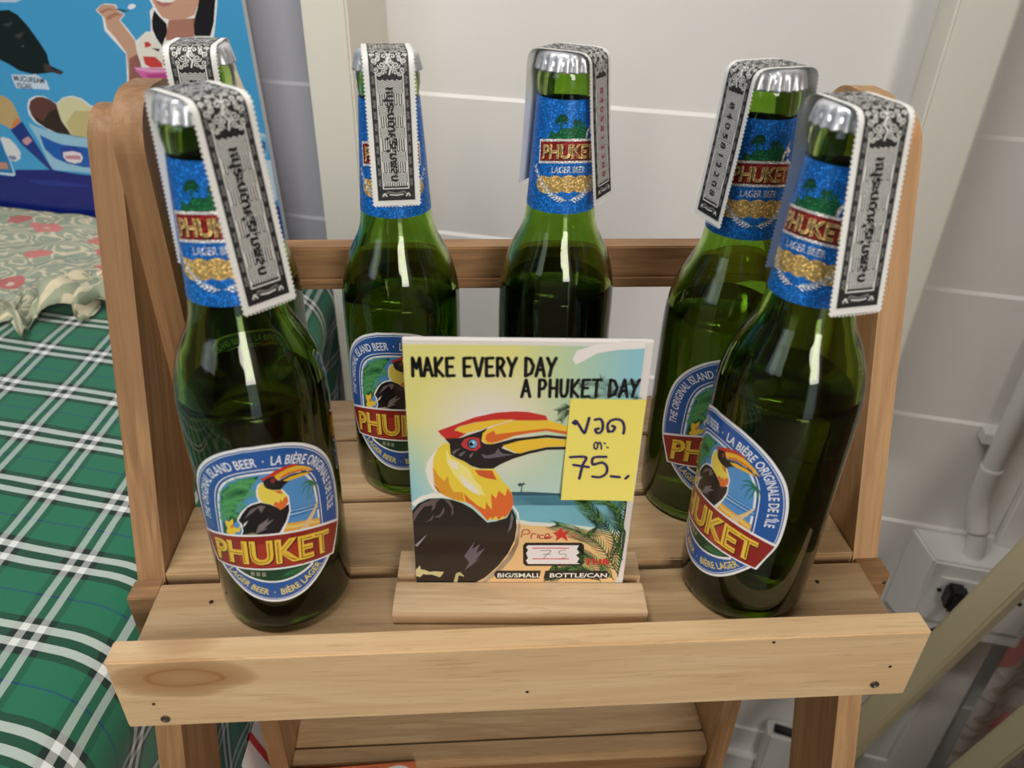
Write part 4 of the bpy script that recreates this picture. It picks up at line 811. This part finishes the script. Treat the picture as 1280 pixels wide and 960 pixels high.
# ---------------------------------------------------------------- price card in its wooden holder
CY, CL = -.0477, .0247
def build_card():
    h = thing('card_holder', 'small pale wooden block with a slot holding the price card', 'card holder', (-.0015, .0395, 0), CY)
    prof = [(-.0195, 0), (.0195, 0), (.0195, .0075), (.0035, .0075), (.0035, .003), (-.0014, .003), (-.0014, .0075), (-.0195, .0075)]
    bm = bmesh.new(); a = [bm.verts.new((-.0588, p[0], p[1])) for p in prof]; b = [bm.verts.new((.0588, p[0], p[1])) for p in prof]; n = len(prof)
    bm.faces.new(a); bm.faces.new(b[::-1])
    for i in range(n): bm.faces.new((a[i], a[(i+1) % n], b[(i+1) % n], b[i]))
    obj('slotted_block', bm, M['holder'], h)
    O = V((-.0026, .0386, .0075))
    c = thing('price_card', 'beach hornbill price card reading MAKE EVERY DAY A PHUKET DAY, standing in the wooden block', 'card', O, CY)
    c.rotation_euler = (-CL, 0, CY)
    W, Hh = 48.35, 128.8
    bm = bmesh.new(); box(bm, -.0485, .0508, .0002, .0026, -.004, .1306, .0004)
    board = obj('backing_board', bm, plain('white_foam_board', (232, 226, 222), .5), c)
    def bg(x, y):
        tx, ty = (x+W)/(2*W), y/Hh
        top = [232, 226, 140]; side = [150, 205, 218]; low = [196, 222, 212]; glow = [238, 230, 226]
        k = max(0, min(1, (tx-.45)/.5)); col = [a*(1-k)+b*k for a, b in zip(top, side)]
        m = max(0, min(1, (.72-ty)/.3)); col = [a*(1-m)+b*m for a, b in zip(col, low)]
        if tx < .12: q = (1-tx/.12)*m; col = [a*(1-q)+b*q for a, b in zip(col, side)]
        r = math.hypot((tx-.36)/.34, (ty-.70)/.26); g = min(1, 1.25*max(0, 1-r)); col = [a*(1-g)+b*g for a, b in zip(col, glow)]
        return col
    p = Print(); p.grid(0, -W, W-1.0, -2, Hh-.5, 22, 28, bg)
    for layer, col, pts in ART['card']: p.poly(layer, col, [(max(-W, min(W-1, x)), max(-1, y)) for x, y in pts])
    S = ART['strokes']
    for f in S['fronds']:
        sp = [q.xy for q in smooth_path([(a, b, 0) for a, b in f], 9)]
        p.stroke(3, (40, 74, 50), sp, .5)
        for i in range(2, len(sp)):
            d = (sp[i]-sp[i-1]).normalized(); nn = V((-d.y, d.x)); k = i/len(sp); ln = 8.5*(1-.75*abs(k-.45))
            for sg in (-1, 1):
                e = sp[i]+(d*.95+nn*sg*.5+V((0, -.22)))*ln; e.x = min(e.x, W-1.2); e.y = max(e.y, 0)
                p.stroke(4, random.choice([(36, 70, 48), (66, 120, 60), (96, 146, 70), (28, 56, 44)]), [sp[i], (sp[i]+e)/2+nn*sg*.5, e], .75, taper=True)
    for f in S['topfronds']:
        sp = [q.xy for q in smooth_path([(a, b, 0) for a, b in f], 6)]
        for i in range(1, len(sp)):
            d = (sp[i]-sp[i-1]).normalized(); nn = V((-d.y, d.x))
            for sg in (-1, 1): p.stroke(4, (60, 84, 66), [sp[i], sp[i]+(d*.8+nn*sg*.7)*2.6], .4, taper=True)
    def hand(line, a, b, hgt, layer, col, w):
        a, b = V(a), V(b); ex = (b-a); L = ex.length; ex.normalize(); ey = V((-ex.y, ex.x)); units = sum(.55 if ch == ' ' else 1.0 for ch in line); cw = L/(units-.25); x = 0
        for ch in line:
            if ch == ' ': x += .55*cw; continue
            for st in STROKES[ch]: p.stroke(layer, col, [a+ex*(x+.76*cw*q[0])+ey*hgt*q[1] for q in st], w)
            x += cw
    cp = ART['cardpts']
    hand('MAKE EVERY DAY', cp['make'][0], cp['make'][1], 8.3, 11, (22, 20, 20), 1.45)
    hand('A PHUKET DAY', cp['aph'][0], cp['aph'][1], 8.1, 11, (22, 20, 20), 1.4)
    def tl(k, hgt): 
        a, b = V(cp[k][0]), V(cp[k][1]); return lambda x, y: a+(b-a)*x+V((0, 1))*hgt*y
    p.text(7, (245, 245, 240), 'BIG/SMALL', tl('big', 2.8), .02); p.text(7, (245, 245, 240), 'BOTTLE/CAN', tl('bottle', 2.8), .02)
    p.text(7, (206, 48, 44), 'THB', tl('thb', 3.4), .05)
    for s in S['price']: p.spline(6, (200, 48, 40), s, .55, 4)
    for s in S['p75']: p.spline(7, (60, 56, 60), s, .28, 4)
    pr = p.build('card_print', M['print'], c, lambda u, v, l: V((u/1000, .00008-l*.000012, v/1000)))
    # sticky note
    q = [V(a) for a in cp['note']]
    nt = thing('sticky_note', 'yellow sticky note with handwritten Thai price stuck on the hornbill card', 'note', O, CY); nt.rotation_euler = (-CL, 0, CY)
    bm = bmesh.new(); nx, ny = 8, 10; vs = {}
    def P3(i, j):
        a = i/nx; b = j/ny; t = q[0].lerp(q[1], a); l = q[3].lerp(q[2], a); r = t.lerp(l, b)
        return r, -.0004-.0022*b*b-.0006*b*abs(a-.5)
    for side in (0, 1):
        for i in range(nx+1):
            for j in range(ny+1):
                r, d = P3(i, j); vs[(side, i, j)] = bm.verts.new((r.x/1000, d-(.00012 if side else 0), r.y/1000))
    for side in (0, 1):
        for i in range(nx):
            for j in range(ny): bm.faces.new([vs[(side, i+a, j+b)] for a, b in ((0, 0), (1, 0), (1, 1), (0, 1))])
    for i in range(nx):
        for j in (0, ny): bm.faces.new((vs[(0, i, j)], vs[(0, i+1, j)], vs[(1, i+1, j)], vs[(1, i, j)]))
    for j in range(ny):
        for i in (0, nx): bm.faces.new((vs[(0, i, j)], vs[(0, i, j+1)], vs[(1, i, j+1)], vs[(1, i, j)]))
    obj('note_paper', bm, plain('yellow_note_paper', (248, 232, 112), .7), nt)
    ink = Print()
    for k, s in enumerate(S['note']): ink.spline(0, (48, 30, 92), s, .75 if 5 <= k <= 8 else 1.25, 5)
    ytop, ybot = (q[0].y+q[1].y)/2, (q[2].y+q[3].y)/2
    def nf(u, v, l):
        b = max(0, min(1, (ytop-v)/(ytop-ybot))); return V((u/1000, -.0004-.0022*b*b-.0006*b*.5-.00025, v/1000))
    o = ink.build('handwriting', M['paper'], nt, nf, step=4); o['label'] = 'purple pen handwriting'
build_card()

# ---------------------------------------------------------------- tables, cloths, poster and what lies around
ZT = -.06
def edge_x(y): return -.202+.085*(y-.05)
def wall_y(x): return .55-.31988*x
def add_uv(me, fn):
    uv = me.uv_layers.new(name='weave')
    for lp in me.loops: uv.data[lp.index].uv = fn(lp.vertex_index)
def build_table():
    t = thing('side_table', 'table hidden under the green plaid cloth beside the rack', 'table', (-.6, .2, ZF))
    bm = bmesh.new(); box(bm, -.48, .355, -.42, .40, .745, .764, .002); o = obj('tabletop', bm, M['slat'], t)
    for x in (-.42, .30):
        for y in (-.36, .30): obj('leg', box(bmesh.new(), x-.02, x+.02, y-.02, y+.02, 0, .745, .001), M['leg'], t)
    # the cloth: flat on the table, rolling over the edge beside the rack and hanging down
    Ra, drop = .042, .46
    prof = [(-.85, 0, -.85)]
    for k in range(1, 15): prof.append((-.85+(.85-Ra)*k/14, 0, -.85+(.85-Ra)*k/14))
    for k in range(1, 11): a = math.pi/2*k/10; prof.append((-Ra+Ra*math.sin(a), -Ra+Ra*math.cos(a), -Ra+Ra*a))
    for k in range(1, 13): prof.append((0, -Ra-drop*k/12, -Ra+Ra*math.pi/2+drop*k/12))
    A = V((.0540, -.0158))*.945; B = V((-.0045, -.0583))*.945; O = V((-.4014, .3384)); det = A.x*B.y-A.y*B.x
    vs, fs, flat = [], [], []; ny = 60
    for j in range(ny+1):
        for dx, dz, fx in prof:
            y = -.22+.80*j/ny; xe = edge_x(y)
            fold = min(1, max(0, -(dz+Ra)/.2))*.010*math.sin(y*26+1.2)
            hang = min(1, max(0, -dz/.06))
            x = xe+dx-abs(fold)*.8-.004*hang*(1+math.sin(y*40))-.018*min(1, max(0, (-dz-Ra)/.12)); yy = min(y, wall_y(x)-.02)
            z = ZT+dz+.0016*noise.noise(V((x*9, y*9, 3)))+.0012*noise.noise(V((x*30, y*30, 8)))
            vs.append((x, yy, z)); flat.append((xe+fx+.004*noise.noise(V((x*6, y*6, 1))), y+.004*noise.noise(V((x*6, y*6, 5)))))
    w = len(prof)
    for j in range(ny):
        for i in range(w-1): fs.append((j*w+i, j*w+i+1, (j+1)*w+i+1, (j+1)*w+i))
    me = bpy.data.meshes.new('plaid_tablecloth'); me.from_pydata(vs, [], fs)
    def uvf(i):
        d = V(flat[i])-O; return ((d.x*B.y-d.y*B.x)/det+.215, (A.x*d.y-A.y*d.x)/det+.215)
    add_uv(me, uvf); me.materials.append(M['plaid'])
    for p in me.polygons: p.use_smooth = True
    o = link(bpy.data.objects.new('plaid_tablecloth', me)); s = o.modifiers.new('thick', 'SOLIDIFY'); s.thickness = .0012; s.offset = -1
    tag(o, 'green tartan plaid cotton cloth draped over the table edge beside the rack', 'tablecloth')
    # the crumpled floral cloth
    vs, fs, flat = [], [], []; nu, nv = 130, 70
    for j in range(nv+1):
        for i in range(nu+1):
            u, v = i/nu, j/nv                 # u along the wall, v from the poster to the ruffled front edge
            bx = -.86+.50*u; by = wall_y(bx)-.045
            fx = -.64+.30*u; fy = .285+.20*u
            ruff = max(0, (v-.62)/.38)
            x = bx+(fx-bx)*v; y = by+(fy-by)*v
            x += ruff*.012*math.sin(u*46+1); y += ruff*(.018*math.sin(u*33)+.012*math.sin(u*75+2)+.022*noise.noise(V((u*30, v*9, 7))))
            z = ZT+.004+.024*(1-v)*min(1, u*1.3+.25)+.007*abs(noise.noise(V((x*16, y*16, 2))))+(.022*ruff*(.5+.5*math.sin(u*58+v*6))+.026*ruff*abs(noise.noise(V((u*34, v*14, 0)))))
            if v > .96: z -= .012
            z = max(z, ZT+.0035)
            vs.append((x, y, z)); flat.append((u*.5, v*.42))
    for j in range(nv):
        for i in range(nu): q = j*(nu+1)+i; fs.append((q, q+1, q+nu+2, q+nu+1))
    me = bpy.data.meshes.new('floral_cloth'); me.from_pydata(vs, [], fs); add_uv(me, lambda i: flat[i]); me.materials.append(M['floral'])
    for p in me.polygons: p.use_smooth = True
    o = link(bpy.data.objects.new('floral_cloth', me)); s = o.modifiers.new('thick', 'SOLIDIFY'); s.thickness = .001; s.offset = -1
    tag(o, 'crumpled sage floral cloth with ruffled edge lying on the plaid tablecloth', 'cloth')
build_table()

def build_poster():
    m = WM @ Matrix.Translation((0, -.035, 0))
    t = thing('ice_cream_poster', 'light blue ice cream poster board with scoops and a woman holding a sundae', 'poster', m @ V((-.6, 0, -.05)), WA)
    M0 = Matrix.Translation((.6, 0, .05))
    bx = [(-1.05, -.035), (-.2170, -.035), (-.2345, .38), (-1.05, .38)]
    bm = prism([(a, b) for a, b in bx], -.006, -.0002); bmesh.ops.transform(bm, matrix=M0 @ Matrix.Rotation(math.pi/2, 4, 'X') @ Matrix.Translation((0, 0, 0)), verts=bm.verts[:])
    obj('board', bm, plain('white_poster_board', (225, 225, 225), .5), t)
    p = Print(); p.poly(0, (70, 160, 214), [(a*1000, b*1000) for a, b in bx])
    lim = lambda x, y: min(x, -217.5-(y+35)*.0422)
    for layer, col, pts in ART['poster']: p.poly(layer, col, [(lim(x, max(-34, y)), max(-34, y)) for x, y in pts])
    q = ART['pcap']
    for a, b, txt in ((q[0], q[1], 'MUCUREAM'), (q[4], q[5], 'VOLCANO')):
        A_, B_ = V(a), V(b); p.text(5, (70, 76, 92), txt, lambda x, y: A_+(B_-A_)*x+V((0, 5.5*y-4)), .02)
    p.build('poster_print', M['print'], t, lambda u, v, l: M0 @ V((u/1000, -.0004-l*.00006, v/1000)))
build_poster()

def wp(s, off, z): return WM @ V((s, -off, z))
def build_corner():
    # socket box on the wall with its plug, cord and conduit
    t = thing('socket_box', 'white plastic power socket box mounted low on the wall', 'socket', wp(.560, 0, -.360), WA)
    bm = bmesh.new(); box(bm, -.055, .075, -.052, 0, -.065, .055, .003)
    for v in bm.verts:
        if v.co.y < -.03 and v.co.z < 0: v.co.z += .012
        if v.co.y < -.03 and v.co.x < 0: v.co.x += .012
    obj('housing', bm, M['white'], t)
    bm = bmesh.new(); box(bm, -.030, .066, -.055, -.0515, -.030, .036, .001); obj('faceplate', bm, M['white'], t)
    for x, z in ((-.028, .018), (.018, .018), (.034, .020), (.026, .004), (.052, .018)):
        bm = bmesh.new(); lathe(bm, [(0, 0), (.0025, 0), (.0025, .001), (0, .001)], 12)
        obj('socket_hole', bm, M['hole'], t, matrix=Matrix.Translation((x, -.0548, z)) @ Matrix.Rotation(math.pi/2, 4, 'X'))
    pl = thing('power_plug', 'black power plug with cord pushed into the white socket box', 'plug', wp(.545, .056, -.340), WA)
    bm = bmesh.new(); box(bm, -.010, .010, -.022, .001, -.014, .014, .004); obj('plug_body', bm, M['black'], pl)
    pth = smooth_path([(0, -.018, -.010), (-.003, -.025, -.026), (-.020, -.020, -.055), (-.048, -.005, -.098), (-.07, .02, -.16), (-.06, .035, -.33), (-.05, .02, -.46)], 8)
    obj('cord', tube(bmesh.new(), pth, .0038, 8), M['black'], pl, True)
    c = thing('conduit', 'white plastic conduit pipe running down the wall into the socket box', 'pipe', wp(.548, .02, -.30), WA)
    pth = smooth_path([(.012, -.012, -.012), (.008, -.010, .02), (.0, 0, .06), (-.002, 0, .12), (-.002, 0, .5), (-.002, 0, 1.2)], 8)
    obj('pipe', tube(bmesh.new(), pth, .0095, 16), M['white'], c, True)
    obj('pipe_sleeve', tube(bmesh.new(), [p for p in smooth_path([(.0075, -.009, .025), (0, 0, .06), (-.002, 0, .105)], 8)], .0108, 16), M['white'], c, True)
    bm = bmesh.new(); box(bm, -.019, .010, .002, .018, .128, .142, .001); obj('pipe_clip', bm, M['white'], c)
    # faded curtain to the right of the trim board
    vs, fs, fl = [], [], []; n, k = 60, 24
    for j in range(k+1):
        for i in range(n+1):
            s = .642+.105*i/n; z = -.22-.60*j/k
            off = .016+.010*math.sin(i*.16+j*.06)+.008*noise.noise(V((s*9, z*5, 4)))
            vs.append(wp(s, off, z)); fl.append((s, z))
    for j in range(k):
        for i in range(n): q = j*(n+1)+i; fs.append((q, q+1, q+n+2, q+n+1))
    me = bpy.data.meshes.new('floral_curtain'); me.from_pydata(vs, [], fs); add_uv(me, lambda i: fl[i]); me.materials.append(M['curtain'])
    for p in me.polygons: p.use_smooth = True
    o = link(bpy.data.objects.new('floral_curtain', me)); s = o.modifiers.new('thick', 'SOLIDIFY'); s.thickness = .001
    tag(o, 'faded pink floral curtain hanging against the wall beside the trim board', 'curtain')
    # beige metal frame standing in the corner
    a0 = wp(.601, .15, -.03); t = thing('metal_frame', 'beige square-tube metal frame with slanted legs standing before the socket box', 'frame', wp(.47, .15, ZF))
    def tube_bar(name, a, b, wd, roll):
        d = (b-a).normalized(); side = d.cross(wp(0, 1, 0)-wp(0, 0, 0)).normalized(); up = side.cross(d); L = (b-a).length
        m = Matrix(((d.x, side.x, up.x, a.x), (d.y, side.y, up.y, a.y), (d.z, side.z, up.z, a.z), (0, 0, 0, 1))) @ Matrix.Rotation(roll, 4, 'X')
        o = obj(name, box(bmesh.new(), 0, L, -wd/2, wd/2, -wd/2, wd/2, .003), M['beige'], None, matrix=m)
        o.parent = t; o.matrix_parent_inverse = Matrix.Translation(-t.location)
    for ds in (0, .128): tube_bar('leg', wp(.5925+ds, .15, -.03), wp(.385+ds, .15, ZF+.012), .0285, R(38))
    tube_bar('top_bar', wp(.568, .15, -.022), wp(.722, .15, -.022), .026, 0)
    # low wall box seen between the legs of the rack
    t = thing('wall_box', 'pale grey box low on the wall behind the rack leg, black lead on top', 'box', wp(.455, 0, -.74), WA)
    obj('housing', box(bmesh.new(), -.035, .05, -.03, 0, -.055, .05, .003), M['white'], t)
    obj('lead', tube(bmesh.new(), [(-.028, -.020, .056), (.0, -.022, .055), (.04, -.022, .053), (.09, -.02, .05)], .006, 8), M['black'], t, True)
build_corner()

def build_packets():
    # orange packet lying on the lower shelf
    t = thing('snack_box', 'flat orange snack box with white oval badge on the lower shelf', 'box', (-.10, .080, -.305), R(2))
    obj('carton', box(bmesh.new(), -.062, .034, -.045, .043, 0, .032, .001), plain('orange_card', (226, 120, 66), .5, 0, 0, 30, .2), t)
    p = Print(); p.poly(0, (240, 236, 230), [(20+10*math.cos(a), 34+6*math.sin(a)) for a in (2*math.pi*i/20 for i in range(20))])
    p.poly(0, (190, 80, 40), [(-8, 26), (6, 26), (6, 40), (-8, 40)])
    p.build('badge', M['print'], t, lambda u, v, l: V((u/1000, v/1000, .0322)))
    # striped packet behind the back leg
    t = thing('striped_packet', 'blue packet with red and white stripes between the table cloth and the rack leg', 'packet', (-.1855, .17, ZF))
    bm = bmesh.new(); n = 10
    for j in range(n+1):
        z = .60*j/n; th = .006*math.sin(math.pi*j/n)+.0012
        for i in range(9):
            y = -.07+.14*i/8; dd = th*(1-((i-4)/4)**4)
            for s in (-1, 1): bm.verts.new((s*dd, y, z))
    bm.verts.ensure_lookup_table(); ix = lambda j, i, s: bm.verts[(j*9+i)*2+(1 if s > 0 else 0)]
    for j in range(n):
        for i in range(8):
            for s in (-1, 1): bm.faces.new((ix(j, i, s), ix(j, i+1, s), ix(j+1, i+1, s), ix(j+1, i, s)))
        for i in (0, 8): bm.faces.new((ix(j, i, -1), ix(j+1, i, -1), ix(j+1, i, 1), ix(j, i, 1)))
    tt = NT('striped_foil'); tc = tt.n('ShaderNodeTexCoord'); sp = tt.n('ShaderNodeSeparateXYZ'); tt.l(tc.outputs['Object'], sp.inputs[0])
    f = tt.math('ADD', tt.math('MULTIPLY', sp.outputs[1], 9), tt.math('MULTIPLY', sp.outputs[2], 2.6)); f = tt.math('FRACT', tt.math('ADD', f, 5.5))
    tt.l(tt.ramp(f, [(0, lin((24, 70, 150))), (.42, lin((232, 232, 236))), (.6, lin((206, 66, 72))), (.66, lin((232, 232, 236))), (.8, lin((30, 90, 170)))], True), tt.b.inputs['Base Color'])
    obj('foil_bag', bm, tt.set(Roughness=.3), t, True)
build_packets()
